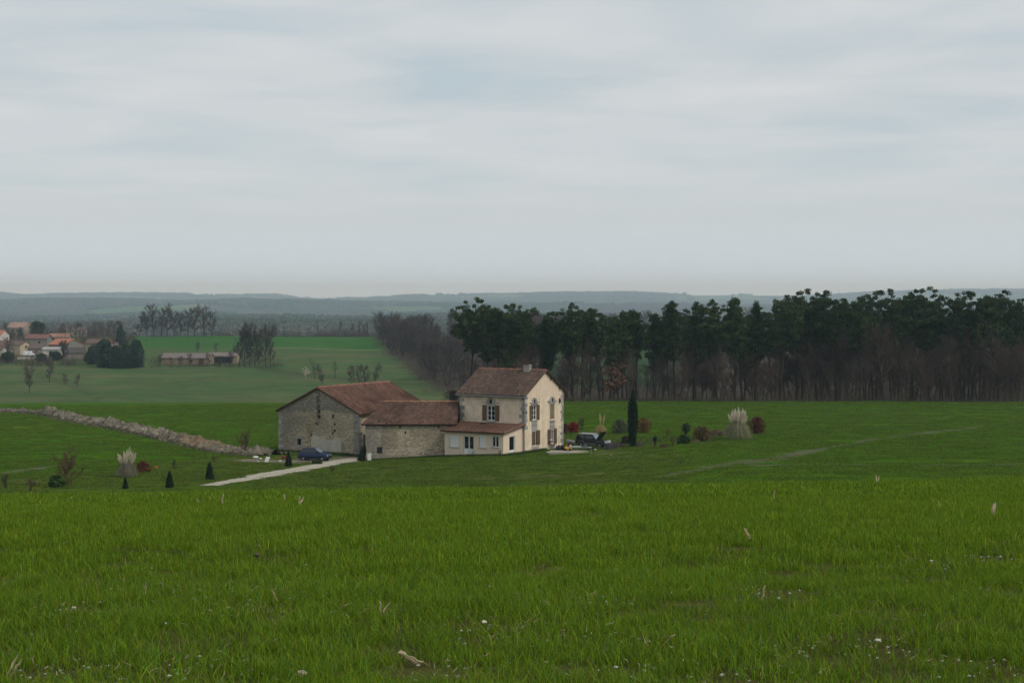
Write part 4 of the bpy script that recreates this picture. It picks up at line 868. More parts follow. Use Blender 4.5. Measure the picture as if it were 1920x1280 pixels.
m_dkc = mat('dark_conifer', S(44, 62, 46), var=0.2, scale=0.4, attr=True)
m_bgreen = mat('dark_holm_oak', S(50, 62, 42), var=0.2, scale=0.4, attr=True)
round_p = lambda w_: (lambda t: w_*math.sqrt(max(0.0, 1-(2*t-0.95)**2))*0.98+0.05)
cone_p = lambda w_: (lambda t: w_*(1-t)**0.8*(1 if t > 0.06 else 0.6)+0.03)
FP = ('trunk', 'crown')
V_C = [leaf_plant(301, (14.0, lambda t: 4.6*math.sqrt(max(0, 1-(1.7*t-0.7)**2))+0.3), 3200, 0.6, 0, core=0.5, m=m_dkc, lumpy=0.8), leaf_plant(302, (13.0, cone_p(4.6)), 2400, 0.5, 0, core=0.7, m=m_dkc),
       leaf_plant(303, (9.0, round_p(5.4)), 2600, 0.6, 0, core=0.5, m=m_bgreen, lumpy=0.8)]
def vt(v, px_, py_, h, lab, d0=560, d1=872, wscale=1.0, nm='conifer_tree', base=(14.0, 13.0, 9.0)):
    q = hit(px_, py_, d0, d1); sc_ = h/base[v]; return plant(nm, lab, 'tree', V_C[v], q, px_*0.1, (sc_*wscale, sc_*wscale, sc_), None, FP)
for px_, py_, h, ws, lab in ((172, 683, 7.0, 1.0, 'low dark evergreen at the left end of the big hedge by the village'), (197, 688, 10.6, 1.0, 'dark round-topped evergreen, tallest on the left of the village hedge'), (216, 690, 8.6, 1.1, 'dark evergreen in the middle of the village hedge, below the white house'),
                         (236, 690, 8.8, 1.0, 'dark evergreen right of the middle of the village hedge'), (256, 689, 10.8, 0.75, 'slim dark evergreen at the right end of the village hedge')):
    vt(0, px_, py_, h, lab, wscale=ws)
vt(1, 226, 648, 9.6, 'pointed dark conifer above the white village house', wscale=1.1); vt(1, 38, 632, 5.5, 'small pointed conifer above the cream gabled village house', wscale=0.8)
vt(2, 68, 598, 8.0, 'big round dark oak on the skyline above the village', 865, 1000, nm='evergreen_oak'); vt(2, 226, 604, 4.0, 'small round tree on the skyline left of the tall bare trees', 865, 1000, nm='evergreen_oak')
vt(2, 20, 634, 3.2, 'pale green bush above the left village roofs', nm='evergreen_bush'); vt(2, 105, 676, 3.8, 'dark bush in front of the white village shed', nm='evergreen_bush'); vt(2, 78, 678, 3.4, 'dark bush below the parked white van', nm='evergreen_bush')
vt(2, 15, 680, 4.5, 'dark evergreen bush at the left edge below the village', nm='evergreen_bush'); vt(2, 142, 672, 2.4, 'small round bush against the pale shed wall', nm='evergreen_bush')
def bt(px_, py_, h, lab, v=0, d0=560, d1=872, grp=None, meshes=None, ws=1.0, nm='bare_tree', base=14.0):
    q = hit(px_, py_, d0, d1); return plant(nm, lab, 'tree', meshes or FARB[v % 4], q, px_*0.37, (h/base*ws, h/base*ws, h/base), grp)
ra = random.Random(9)
for i, (px_, top) in enumerate(((262, 590), (275, 582), (290, 575), (302, 578), (315, 573), (327, 580), (340, 590), (352, 577), (366, 575), (384, 573), (396, 588))):
    bt(px_, 631, (633-top)*0.29*1.02, 'tall bare tree in the row on the far field edge', i, 820, 872, 'row of tall bare trees on the far field edge')
for i, (px_, py_, h, lab) in enumerate(((55, 736, 9.5, 'reddish bare tree low on the slope left of the valley'), (92, 716, 8.0, 'bare brown tree on the slope below the village hedge'), (123, 722, 4.5, 'small bare bush on the slope, left of a pair'), (145, 728, 5.0, 'small bare bush on the slope, right of a pair'),
        (370, 660, 5.0, 'lone bare tree above the roof of the long farm building'), (405, 662, 4.5, 'reddish bare tree behind the long farm building'))):
    bt(px_, py_, h, lab, i+1, 420, 800)
for i in range(26):
    px_ = ra.uniform(-10, 250); bt(px_, ra.uniform(622, 646) if i % 3 else ra.uniform(660, 678), ra.uniform(6, 10), 'bare grey tree among the village houses', i, 600, 872, 'bare trees among the village houses', ws=1.0)
for i, (px_, py_, h) in enumerate(((322, 686, 4), (338, 688, 5), (356, 689, 5.5), (372, 690, 4), (392, 688, 6), (412, 689, 5), (432, 690, 6.5), (300, 684, 4.5))):
    bt(px_, py_, h, 'small bare tree in front of the long farm building', i, 540, 720, 'bare trees in front of the long farm building', ws=1.0)
for i, px_ in enumerate((448, 458, 468, 478, 488, 498, 508)):
    bt(px_, 688, 15+ra.random()*3, 'slender bare tree in the thicket right of the long farm building', i, 560, 760, 'thicket of bare trees by the long farm building', ws=0.8)
for i, (px_, py_, h, lab) in enumerate(((590, 712, 8.5, 'bare tree with ivied trunk in the meadow, right of the blossom tree'), (628, 708, 7.0, 'slim ivied tree in the meadow above the barn'))):
    bt(px_, py_, h, lab, 0, 480, 720, None, IVIED, 0.8, 'ivy_covered_tree', 12.0)
for i, px_ in enumerate((607, 660, 676, 688, 700)):
    bt(px_, 722+ra.random()*8, 8, 'thin bare tree in the meadow above the barn roof', i, 480, 640, 'thin bare trees in the valley meadow', ws=0.8)
for i, (px_, py_) in enumerate(((636, 629), (662, 630), (673, 629), (683, 629), (690, 630))):
    bt(px_, py_+2, 7.5+ra.random()*2, 'dark bare tree on the skyline of the upper field, left of the wood', i, 800, 872, 'dark trees on the far edge of the upper field', ws=0.6)
m_bloss = mat('white_blossom', S(190, 180, 178), var=0.1, attr=True)
q = hit(573, 711, 480, 720); plant('blossom_tree', 'small tree in white blossom in the meadow above the barn', 'tree', leaf_plant(310, (4.5, lambda t: 1.9*math.sin(min(1, max(0, t*1.5-0.5))*math.pi)+0.05), 160, 0.2, 0, m=m_bloss), q, 0, 1.0, None, FP)
q = hit(1322//1, 752, 300, 330)

def far_house(name, lab, cat, px_, py_, W, Dp, wh, rh, rz, wall, roofc, wins=(), d0=560, d1=872, hip=0.0, doorc=None):
    """W along local x (front faces -y), ridge along x unless Dp > W; wins: (side, u, z, w, h, kind)"""
    q = hit(px_, py_, d0, d1); W, Dp, wh, rh = W*.88, Dp*.88, wh*.84, rh*.88; h = thing(name, lab, cat, q, R(rz)); m_w = mat('wall_%02x%02x%02x' % tuple(int(c*255) for c in wall), wall, var=0.12, scale=0.6); m_r = mat('roof_%02x%02x%02x' % tuple(int(c*255) for c in roofc), roofc, var=0.25, scale=0.7, stretch=(1, 1, 1))
    a, b = W/2, Dp/2; mb = MB()
    for p0, p1 in (((-a, -b), (a, -b)), ((a, -b), (a, b)), ((a, b), (-a, b)), ((-a, b), (-a, -b))): mb.quad((*p0, -1.5), (*p1, -1.5), (*p1, wh), (*p0, wh))
    if not hip:
        for sg in (-1, 1): mb.tri((sg*a, -b, wh), (sg*a, b, wh), (sg*a, 0, wh+rh))
    mb.build('wall', m_w, h); mb = MB(); o = 0.35; k = rh/b
    L0, R0 = -a-o+hip, a+o-hip
    for sg in (-1, 1):
        e0, e1 = Vector((-a-o, sg*(b+o), wh-o*k)), Vector((a+o, sg*(b+o), wh-o*k)); r0, r1 = Vector((L0, 0, wh+rh)), Vector((R0, 0, wh+rh)); t = UP*0.18
        mb.hexa([e0, e1, r1, r0, e0+t, e1+t, r1+t, r0+t] if sg < 0 else [e1, e0, r0, r1, e1+t, e0+t, r0+t, r1+t])
    if hip:
        for sg in (-1, 1): x = sg*(a+o); mb.tri((x, -b-o, wh-o*k+0.18), (x, b+o, wh-o*k+0.18), (L0 if sg < 0 else R0, 0, wh+rh+0.18))
    mb.build('roof', m_r, h)
    for side, u, z, ww, hh, kind in wins:
        mb = MB(); u, z, hh = u*.86, z*.84, hh*.86; c = {'f': (u, -b-0.02, z), 'r': (a+0.02, u, z), 'l': (-a-0.02, u, z)}[side]; d = (ww, 0.12, hh) if side == 'f' else (0.12, ww, hh); mb.box(c, d); mb.build('door' if kind == 'd' else 'window', m_shut if kind in 'ds' else m_glass, h)
    return h
CREAM, WHITE_, GREY, PINK = S(180, 164, 138), S(190, 184, 174), S(122, 116, 108), S(156, 142, 130)
BRN, ORG, DRK, RED = S(98, 78, 68), S(162, 104, 78), S(76, 70, 68), S(118, 86, 74)
far_house('village_house', 'cream gabled village house with one brown window and door', 'house', 38, 664, 9, 6.5, 4.8, 1.8, -38, CREAM, BRN, [('r', 0.2, 3.9, 1.2, 1.3, 's'), ('r', 0.2, 1.0, 1.0, 2.0, 'd')])
far_house('village_house', 'village house with bright orange roof cut by the left edge', 'house', -4, 646, 9, 8, 5.5, 2.6, -20, WHITE_, ORG, [('f', 1.0, 2.5, 1, 1.3, 'g')])
far_house('village_house', 'low white house with dark window at the far left edge', 'house', -3, 668, 6, 5, 3.6, 1.3, -8, WHITE_, BRN, [('f', 1.2, 1.9, 0.9, 1.1, 'g')])
far_house('village_barn', 'dark-roofed stone barn between the left-edge houses and cream gable', 'barn', 16, 658, 10, 7, 3.0, 2.4, -10, GREY, BRN, [('f', 0, 1.3, 2.2, 2.4, 'd')])
far_house('village_barn', 'large village barn with bright orange roof and grey gable', 'barn', 124, 662, 13, 11.5, 4.6, 2.7, -40, GREY, ORG, [('r', 0, 1.4, 2.6, 2.8, 'd')])
far_house('village_shed', 'long white shed below the orange barn roof', 'shed', 99, 668, 8.5, 4.5, 3.6, 1.0, -4, WHITE_, S(150, 146, 146), [('f', 0, 1.5, 1.8, 2.4, 'g')])
far_house('village_shed', 'dark boarded shed with slate-grey roof and pale end wall', 'shed', 137, 672, 9.0, 4.2, 3.1, 2.2, 20, S(120, 112, 100), DRK, [('l', 0, 1.4, 3.0, 3.0, 'd')])
far_house('village_house', 'white village house with hipped brown roof beside the conifer', 'house', 207, 660, 5.8, 6, 4.4, 2.0, -12, S(224, 218, 208), RED, [('f', 0.3, 2.9, 0.9, 1.3, 'g'), ('f', 1.7, 2.9, 0.7, 1.3, 's')], hip=2.4)
far_house('village_house', 'long low village house with brown roof left of the white house', 'house', 181, 658, 8.5, 6, 4.2, 1.9, -6, PINK, BRN, [('f', -1, 2.6, 0.9, 1.2, 'g')])
far_house('village_house', 'long roofed house behind the cream gable, left of the orange barn', 'house', 72, 650, 12, 7, 4.8, 2.0, -5, GREY, S(112, 80, 74), [('f', 2, 2.6, 1, 1.2, 'g')])
far_house('village_house', 'brown-roofed house above and behind the orange barn', 'house', 112, 642, 11, 7, 3.4, 1.8, 4, PINK, S(140, 104, 84), [('f', -3, 2.2, 1, 1.2, 'g')])
far_house('village_cottage', 'small stone cottage between the cream gable and the white shed', 'cottage', 69, 664, 6.0, 5, 3.2, 1.8, 12, GREY, S(96, 82, 78), [('f', 0, 1.6, 0.9, 1.6, 'd')])
far_house('hill_house', 'pinkish house on the skyline hill above the village', 'house', 38, 618, 13, 9, 6, 3, -25, PINK, S(150, 124, 112), [('f', -2, 4, 1.2, 1.5, 'g'), ('f', 2, 4, 1.2, 1.5, 'g')], 850, 1000)
far_house('hill_house', 'hazy long house on the skyline right of the round oak', 'house', 144, 606, 11, 8, 3.6, 2.2, 5, WHITE_, S(110, 96, 92), [('f', 0, 2, 1.2, 1.4, 'g')], 850, 1000)
far_house('farm_building', 'long grey-roofed farm building with yellow end wall across the valley', 'farm building', 352, 682, 22, 9, 3.0, 1.9, -6, S(140, 122, 96), S(112, 102, 96), [('f', 8, 1.5, 2.2, 2.6, 'd'), ('f', 3, 1.6, 1.2, 1.2, 'g')], 520, 760)
far_house('farm_building', 'open-fronted shed with pale eaves at the right end of the farm', 'shed', 421, 680, 13, 7, 3.4, 1.4, -3, S(144, 130, 104), S(116, 106, 100), [('f', -1.0, 1.5, 9.5, 2.7, 'g')], 520, 760)
m_white_car = mat('white_paint', S(226, 228, 230), rough=0.35, var=0.03, spec=0.5)
def wheel(parent, c, r, w_, rz=0.0):
    mb = MB(); mb.tube([(c[0], c[1]-w_/2, c[2]), (c[0], c[1]-w_*0.3, c[2]), (c[0], c[1]+w_*0.3, c[2]), (c[0], c[1]+w_/2, c[2])], [r*0.93, r, r, r*0.93], 18); wo = mb.build('wheel', m_tyre, parent)
    for sg in (-1, 1):
        mb = MB(); mb.tube([(c[0], c[1]+sg*(w_/2-0.03), c[2]), (c[0], c[1]+sg*(w_/2+0.012), c[2])], [r*0.62, r*0.55], 14); mb.build('rim', m_rim, wo)
    return wo
m_tyre = mat('tyre_rubber', S(30, 29, 29), rough=0.9, var=0.1); m_rim = mat('wheel_rim', S(120, 120, 120), rough=0.5, var=0.1, metal=0.5)
q = hit(55, 668, 560, 800); van = thing('parked_van', 'white van parked beside the cream gabled village house', 'van', q, R(8))
mb = MB(); mb.hexa([(-2.3, -.95, .45), (2.2, -.95, .45), (2.2, .95, .45), (-2.3, .95, .45), (-2.3, -.9, 2.3), (1.0, -.9, 2.3), (1.0, .9, 2.3), (-2.3, .9, 2.3)]); mb.build('body', m_white_car, van)
mb = MB(); mb.hexa([(1.27, -.8, 1.35), (1.75, -.8, 1.35), (1.75, .8, 1.35), (1.27, .8, 1.35), (1.05, -.8, 2.1), (1.12, -.8, 2.1), (1.12, .8, 2.1), (1.05, .8, 2.1)]); mb.build('windscreen', m_glass, van)
for x in (-1.5, 1.4):
    for y in (-.85, .85): wheel(van, (x, y, .36), .36, .22)
q = hit(53, 673, 560, 800); mb = MB(); mb.box((0, 0, 0.3), (9, 0.4, 1.2)); o = mb.build('garden_wall', mat('wall_pale', S(190, 186, 176), var=0.12), loc=q); tag(o, 'low pale garden wall in front of the parked white van', 'wall')
# scrub at the edge of the village
sp = []
for i in range(46):
    px_ = rp.uniform(-20, 205); q = hit(px_, rp.uniform(668, 688), 560, 820); sp.append((q.x, q.y, 4, rp.uniform(1.5, 4)))
for i in range(40):
    px_ = rp.uniform(285, 520); q = hit(px_, rp.uniform(676, 690), 520, 800); sp.append((q.x, q.y, 4, rp.uniform(1, 3.2)))
for i in range(90):
    px_ = rp.uniform(-40, 245); q = at(px_, rp.uniform(770, 930)); sp.append((q.x, q.y, 7, rp.uniform(4, 9)))
for i in range(60):
    px_ = rp.uniform(400, 700); q = at(px_, rp.uniform(872, 930)); sp.append((q.x, q.y, 6, rp.uniform(3, 7)))
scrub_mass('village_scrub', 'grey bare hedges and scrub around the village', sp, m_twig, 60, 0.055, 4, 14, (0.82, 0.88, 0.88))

# ------------------------------------------------------------------ far hills: woods as one mass
m_fw = mat('far_bare_wood', S(74, 76, 70), var=0.2, scale=0.1, attr=True, objrand=0.2); m_fg = mat('far_pine_wood', S(56, 72, 50), var=0.2, scale=0.1, attr=True, objrand=0.2)
fpro = []
for i in range(6):
    rr = random.Random(400+i); mb = MB()
    for k in range(7):
        c = Vector((rr.uniform(-14, 14), rr.uniform(-9, 9), 0)); h = rr.uniform(7, 13); r = rr.uniform(3.5, 6)
        for z0, z1, a0, a1 in ((0, h*0.35, 0.55, 0.95), (h*0.35, h*0.75, 0.95, 0.8), (h*0.75, h, 0.8, 0.15)):
            n_ = 7
            for j in range(n_):
                t0, t1 = 6.283*j/n_, 6.283*(j+1)/n_; f = 0.75+0.5*rr.random(); u = lambda t, rad, z: c+Vector((math.cos(t)*r*rad, math.sin(t)*r*rad, z+rr.uniform(-.6, .6)))
                mb.quad(u(t0, a0, z0), u(t1, a0, z0), u(t1, a1, z1), u(t0, a1, z1), (f, f, f))
    fpro.append(mb.mesh('far_wood_shape', m_fw if i < 4 else m_fg))
rs = np.random.RandomState(8)
N0 = 90000; yy = 930+(13600-930)*rs.rand(N0)**1.3; uu = rs.uniform(-0.40, 0.40, N0); xx = uu*yy
pt = fbm(xx/420+31, yy/600+7, 3); p2 = vn(xx/300+3, yy/420+50)
keep = (pt < 0.525) & ~((p2 > 0.79) & (yy > 1700)) & (rs.rand(N0) < np.interp(yy, [900, 1500, 3000, 5200, 13600], [0.25, 0.5, 0.75, 1.0, 1.0]))
keep |= (np.abs(pt-0.545) < 0.012) & (rs.rand(N0) < 0.5)
xx, yy = xx[keep], yy[keep]; pz = ground(xx, yy)
kind = np.where(fbm(xx/300+70, yy/400+9, 3)+rs.normal(0, .05, len(xx)) > 0.56, rs.randint(4, 6, len(xx)), rs.randint(0, 4, len(xx)))
gn_scatter('far_woods', np.stack([xx, yy, pz-0.8], 1), rs.uniform(0, 6.28, len(xx)), rs.uniform(0.7, 1.25, len(xx))*np.interp(yy, [900, 1600, 6000, 12000], [0.6, 0.85, 1.15, 1.6]), kind, fpro, 'hazy woods covering the far hills')

# ------------------------------------------------------------------ haze
mh = bpy.data.materials.new('valley_air'); mh.use_nodes = True; t = mh.node_tree; t.nodes.clear(); mo = t.nodes.new('ShaderNodeOutputMaterial'); pv = t.nodes.new('ShaderNodeVolumePrincipled')
pv.inputs['Color'].default_value = (0.64, 0.83, 1.0, 1); pv.inputs['Density'].default_value = 0.000125; pv.inputs['Absorption Color'].default_value = (1, 1, 1, 1); pv.inputs['Anisotropy'].default_value = 0.45; t.links.new(pv.outputs[0], mo.inputs['Volume'])
zlo, zhi = float(gzv.min())-1.0, float(gzv.max())+32
mb = MB(); mb.hexa([(-13700, -45, zlo), (13700, -45, zlo), (13700, 14300, zlo), (-13700, 14300, zlo), (-13700, -45, zhi), (13700, -45, zhi), (13700, 14300, zhi), (-13700, 14300, zhi)])
mb.build('haze', mh, kind='stuff')

# ------------------------------------------------------------------ ridge of dug-up earth left of the barn
m_earth = mat('pale_dug_earth', (1, 1, 1), rough=0.97, var=0.35, scale=1.6, bump=1.0, bscale=4, attr=True, spec=0.05)
path = [hit(-60, 770, 180, 330), hit(10, 772, 180, 330), hit(70, 774, 180, 330), hit(140, 786, 180, 330), hit(250, 806, 180, 330), hit(350, 828, 160, 330), hit(430, 846, 150, 330), hit(508, 853, 150, 330)]
bank = thing('earth_bank', 'long ridge of pale dug-up earth and rubble running towards the stone barn', 'earth bank')
P = np.array([[p_.x, p_.y] for p_ in path]); sq = np.concatenate([[0], np.cumsum(np.linalg.norm(np.diff(P, axis=0), axis=1))]); nq = 340; qs = np.linspace(0, sq[-1], nq)
bx, by = pchip(sq, P[:, 0], qs), pchip(sq, P[:, 1], qs); tx, ty = np.gradient(bx), np.gradient(by); ll = np.hypot(tx, ty); nx_, ny_ = ty/ll, -tx/ll
if ny_[nq//2] > 0: nx_, ny_ = -nx_, -ny_                 # normal towards the camera
NA = 19; V = []; Cc = []; bwid = np.interp(qs, [0, sq[-1]*.35, sq[-1]], [1.7, 2.3, 2.8])
hgt = (0.62+0.42*(fbm(qs/9, qs*0+3, 3)-0.5)*2)*np.clip(qs/15, 0.3, 1)*np.interp(qs, [0, sq[-1]*0.9, sq[-1]], [1, 1, 0.75])
for k in range(NA):
    t = k/(NA-1)*2-1; off = t*bwid; x = bx+nx_*off; y = by+ny_*off; pr = max(0.0, 1-abs(t+0.1)**1.5*1.15)
    z = ground(x, y)+hgt*pr+(fbm(x*1.3, y*1.3, 4)-0.5)*2.0*(0.12+pr)-0.05
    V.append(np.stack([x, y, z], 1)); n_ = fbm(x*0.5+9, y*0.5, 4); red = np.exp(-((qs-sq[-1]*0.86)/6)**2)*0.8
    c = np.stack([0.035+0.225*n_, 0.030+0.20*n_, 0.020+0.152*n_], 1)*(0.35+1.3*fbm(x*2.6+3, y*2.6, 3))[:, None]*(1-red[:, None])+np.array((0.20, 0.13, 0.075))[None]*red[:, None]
    trench_shade = 0.9*ss(0.40, 0.66, t+0.25*(fbm(qs/2, qs*0+8)-0.5))*(1-ss(0.92, 1.0, t)); turf = 0.75*ss(-0.35, -0.75, t) if False else 0.75*(1-ss(-0.8, -0.45, t+0.3*(fbm(qs/3+5, qs*0)-0.5)))  # near-side dark strip: shadow of the trench painted into the earth colour
    c = c*(1-trench_shade[:, None])+np.array((0.055, 0.045, 0.035))[None]*trench_shade[:, None]; c = c*(1-turf[:, None])+np.array((0.075, 0.06, 0.04))[None]*turf[:, None]; Cc.append(c)
Fq = [[k*nq+i, k*nq+i+1, (k+1)*nq+i+1, (k+1)*nq+i] for k in range(NA-1) for i in range(nq-1)]
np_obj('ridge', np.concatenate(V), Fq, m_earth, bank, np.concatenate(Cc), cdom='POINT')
rr = random.Random(6); mb = MB()
def lump(mb, c, r, rr, col, sq=0.7):
    n = 6; rings = []
    for j, (zf, rf_) in enumerate(((-0.5, 0.7), (0.15, 1.0), (0.7, 0.6))):
        rings.append([Vector(c)+Vector((math.cos(6.283*k/n)*r*rf_*rr.uniform(.7, 1.2), math.sin(6.283*k/n)*r*rf_*rr.uniform(.7, 1.2), r*zf*sq*rr.uniform(.8, 1.2))) for k in range(n)])
    for a, b in zip(rings, rings[1:]):
        for k in range(n): mb.quad(a[k], a[(k+1) % n], b[(k+1) % n], b[k], col)
    mb.poly(rings[-1], col)
for i in range(2600):
    j = rr.randrange(nq); t = rr.choice((rr.gauss(0.05, 0.45), rr.gauss(-0.75, 0.12), rr.gauss(0.85, 0.12))); x = bx[j]+nx_[j]*t*2.7+rr.uniform(-.3, .3); y = by[j]+ny_[j]*t*2.7+rr.uniform(-.3, .3)
    k = rr.uniform(0.45, 1.5); c = (0.185*k, 0.162*k, 0.122*k) if rr.random() < 0.75 and abs(t) < 0.75 else (0.10*k, 0.083*k, 0.06*k); r = 0.06+0.22*rr.random()**4
    lump(mb, (x, y, gz(x, y)+float(hgt[j])*max(0.0, 1-abs(t+0.1)**1.5*1.15)*0.95+r*0.2), r, rr, c)
mb.build('clods', m_earth, bank, kind='stuff')
# rubble and junk near the barn
def one(name, lab, cat, mb, m, loc, rz=0.0, group=None):
    o = mb.build(name, m); o.location = loc; o.rotation_euler = (0, 0, rz); return tag(o, lab, cat, group)
m_chalk = mat('pale_block', S(205, 203, 196), var=0.12, attr=True)
for i, (px_, py_, r, lab) in enumerate(((479, 859, 0.34, 'pale broken block on the grass at the end of the earth bank'), (488, 861, 0.2, 'small white rubble stone right of the broken block'), (484, 866, 0.14, 'tiny white stone in front of the broken block'), (525, 865, 0.2, 'small pale stone left of the clipped cone near the blue car'))):
    mb = MB(); lump(mb, (0, 0, r*0.3), r, random.Random(i), (0.9, 0.9, 0.9)); one('rubble_stone', lab, 'stone', mb, m_chalk, hit(px_, py_, 130, 215))
mb = MB(); mb.hexa([(-.15, -.1, 0), (.25, -.1, 0), (.25, .1, 0), (-.15, .1, 0), (.05, -.1, .62), (.5, -.1, .62), (.5, .1, .62), (.05, .1, .62)]); one('white_slab', 'white slab standing tilted on the lawn left of the blue car', 'slab', mb, m_white, hit(498, 867, 130, 215))
mb = MB(); mb.box((0, 0, 0.15), (0.7, 0.5, 0.3), (1, 1, 1), taper=0.8); one('red_crate', 'small dark red crate on the ground left of the blue car', 'crate', mb, mat('dark_red', S(110, 44, 36), var=0.2), hit(533, 860, 130, 215))
q = hit(692.5, 863, 140, 200); cab = thing('meter_cabinet', 'small white meter cabinet standing at the corner of the outbuilding', 'cabinet', q, 0.1)
mb = MB(); mb.box((0, 0, 0.35), (0.42, 0.25, 0.75)); mb.build('box', m_white, cab); mb = MB(); mb.box((0, 0, 0.76), (0.48, 0.3, 0.06)); mb.build('lid', m_white, cab)
q = hit(692.5, 856, 140, 200); mb = MB(); mb.tube([(0, 0, 0), (0, 0, .45), (0, 0, .55), (0, 0, .62)], [.17, .17, .1, .05], 10); one('gas_bottle', 'dark gas bottle behind the white meter cabinet', 'gas bottle', mb, m_dark, q)

# ------------------------------------------------------------------ garden plants
GP = ('stem', 'foliage')
def gplant(name, lab, cat, meshes, px_, py_, sc=1.0, rz=0.0, d0=110, d1=260, grp=None, parts=GP):
    return plant(name, lab, cat, meshes, hit(px_, py_, d0, d1), rz, sc, grp, parts)
C_DK, C_CON = S(38, 56, 38), S(34, 52, 34)
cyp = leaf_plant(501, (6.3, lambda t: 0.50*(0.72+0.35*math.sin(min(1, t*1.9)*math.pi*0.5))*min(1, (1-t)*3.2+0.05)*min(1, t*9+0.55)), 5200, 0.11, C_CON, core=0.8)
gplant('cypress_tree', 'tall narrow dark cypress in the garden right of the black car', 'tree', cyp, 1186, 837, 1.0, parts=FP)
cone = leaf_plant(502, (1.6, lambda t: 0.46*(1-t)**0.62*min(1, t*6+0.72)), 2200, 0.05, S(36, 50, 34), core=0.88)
for px_, py_, h, lab in ((235, 916, .85, 'smallest clipped dark cone shrub, far left at the field brow'), (318, 914, 1.28, 'clipped dark cone shrub on the lawn, second from the left'), (393, 900, 1.55, 'clipped dark cone shrub just left of the gravel drive end'), (541, 875, 1.55, 'clipped dark cone shrub left of the blue car')):
    gplant('cone_shrub', lab, 'shrub', cone, px_, py_, (h/1.6, h/1.6, h/1.6), px_, 105, 215)
o = gplant('cone_shrub', 'leaning dark cone shrub at the barn end of the outbuilding', 'shrub', cone, 677, 864, 1.15, 1.0, 130, 200); o.rotation_euler = (0, R(14), 0)
RB_ = lambda w_, fl=1.0: (lambda t: w_*math.sqrt(max(0, 1-(1.55*t-0.6)**2/0.95)))
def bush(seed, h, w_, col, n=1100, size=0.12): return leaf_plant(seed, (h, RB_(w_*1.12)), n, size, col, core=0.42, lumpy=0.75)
for seed, px_, py_, h, w_, col, lab, nm in (
    (511, 1076, 811, 1.35, 0.62, S(128, 50, 44), 'bright red bush right of the farmhouse corner', 'red_bush'),
    (512, 1060, 812, 1.2, 0.45, S(92, 66, 44), 'brownish bush half hidden behind the farmhouse corner', 'brown_bush'),
    (513, 1207, 811, 1.85, 0.85, S(108, 86, 46), 'golden-brown round bush right of the tall cypress', 'golden_bush'),
    (514, 1163, 812, 1.75, 0.95, S(86, 94, 72), 'grey-green bush left of the tall cypress', 'grey_green_bush'),
    (515, 1315, 827, 1.65, 0.88, S(92, 78, 48), 'dark bronze bush left of the pampas grass', 'bronze_bush'),
    (516, 1419, 814, 2.1, 0.92, S(88, 50, 46), 'dark red bush right of the pampas grass', 'dark_red_bush'),
    (517, 1282, 832, 1.0, 0.62, S(58, 78, 46), 'low green bush under the small lollipop tree', 'green_bush'),
    (518, 1173, 831, 0.8, 0.45, S(62, 58, 44), 'small dark bush at the left foot of the cypress', 'dark_bush'),
    (519, 1342, 818, 0.75, 1.0, S(112, 98, 82), 'low straw-brown bush between bronze bush and pampas grass', 'straw_bush'),
    (520, 106, 914, 0.9, 0.46, S(58, 82, 42), 'round green bush left of the bare bush on the lawn', 'green_bush'),
    (521, 268, 885, 0.95, 0.6, S(96, 62, 42), 'reddish bush beside the small left pampas grass', 'reddish_bush'),
    (522, 850, 752, 2.2, 1.9, S(58, 46, 38), 'dark brown bush behind the left end of the farmhouse roof', 'dark_bush'),
    (523, 595, 870, 0.42, 0.42, S(60, 70, 38), 'small dark bush on the edge of the drive below the blue car', 'dark_bush')):
    gplant(nm, lab, 'bush', bush(seed, h, w_, col), px_, py_, 1.0, 0.0, 105, 330)
lol = leaf_plant(530, (1.9, lambda t: 0.06 if t < 0.42 else 0.60*math.sqrt(max(0, 1-((t-0.71)/0.30)**2))), 800, 0.08, S(56, 68, 40), core=0.6)
gplant('lollipop_tree', 'small clipped ball tree between golden and bronze bushes', 'tree', lol, 1286, 823, 1.0, parts=FP)
sc3 = [bare_tree(540+i, 2.6, 1.0, 0.05, 25, 7, 9, 0.018, stems=5, hue=h_) for i, h_ in enumerate([(1.2, 0.92, 0.8), (1.0, 0.85, 0.9)])]
for i, (px_, py_, h, ws, lab) in enumerate(((127, 911, 3.0, 0.95, 'spreading reddish bare bush on the left lawn'), (1091, 806, 1.9, 0.8, 'leafless dark bush behind the bright red bush'), (457, 850, 2.9, 0.65, 'bare twiggy bush standing in the earth bank'), (60, 920, 1.0, 1.1, 'low purplish bare bush at the far left of the brow'), (1251, 818, 1.1, 0.8, 'small wispy bare bush right of the golden bush'),
        (325, 880, 1.1, 0.8, 'thin grey bare bush in the lawn left of the drive'), (402, 866, 0.9, 1.0, 'low grey bare bush near the end of the earth bank'), (623, 888, 0.85, 0.9, 'small reddish bare bush on the lawn right of the drive'), (1262, 836, 1.3, 0.6, 'thin bare shrub left of the low green bush'), (833, 855, 0.9, 0.5, 'small dark bare bush at the left corner of the extension'), (937, 857, 0.9, 0.5, 'tiny bare rose bush at the right corner of the extension'), (8, 915, 1.2, 0.8, 'grey bare bush at the left edge of the picture'))):
    gplant('bare_bush', lab, 'bush', sc3[i % 2], px_, py_, (h/2.6*ws, h/2.6*ws, h/2.6), px_*0.3, 105, 260, parts=FP)
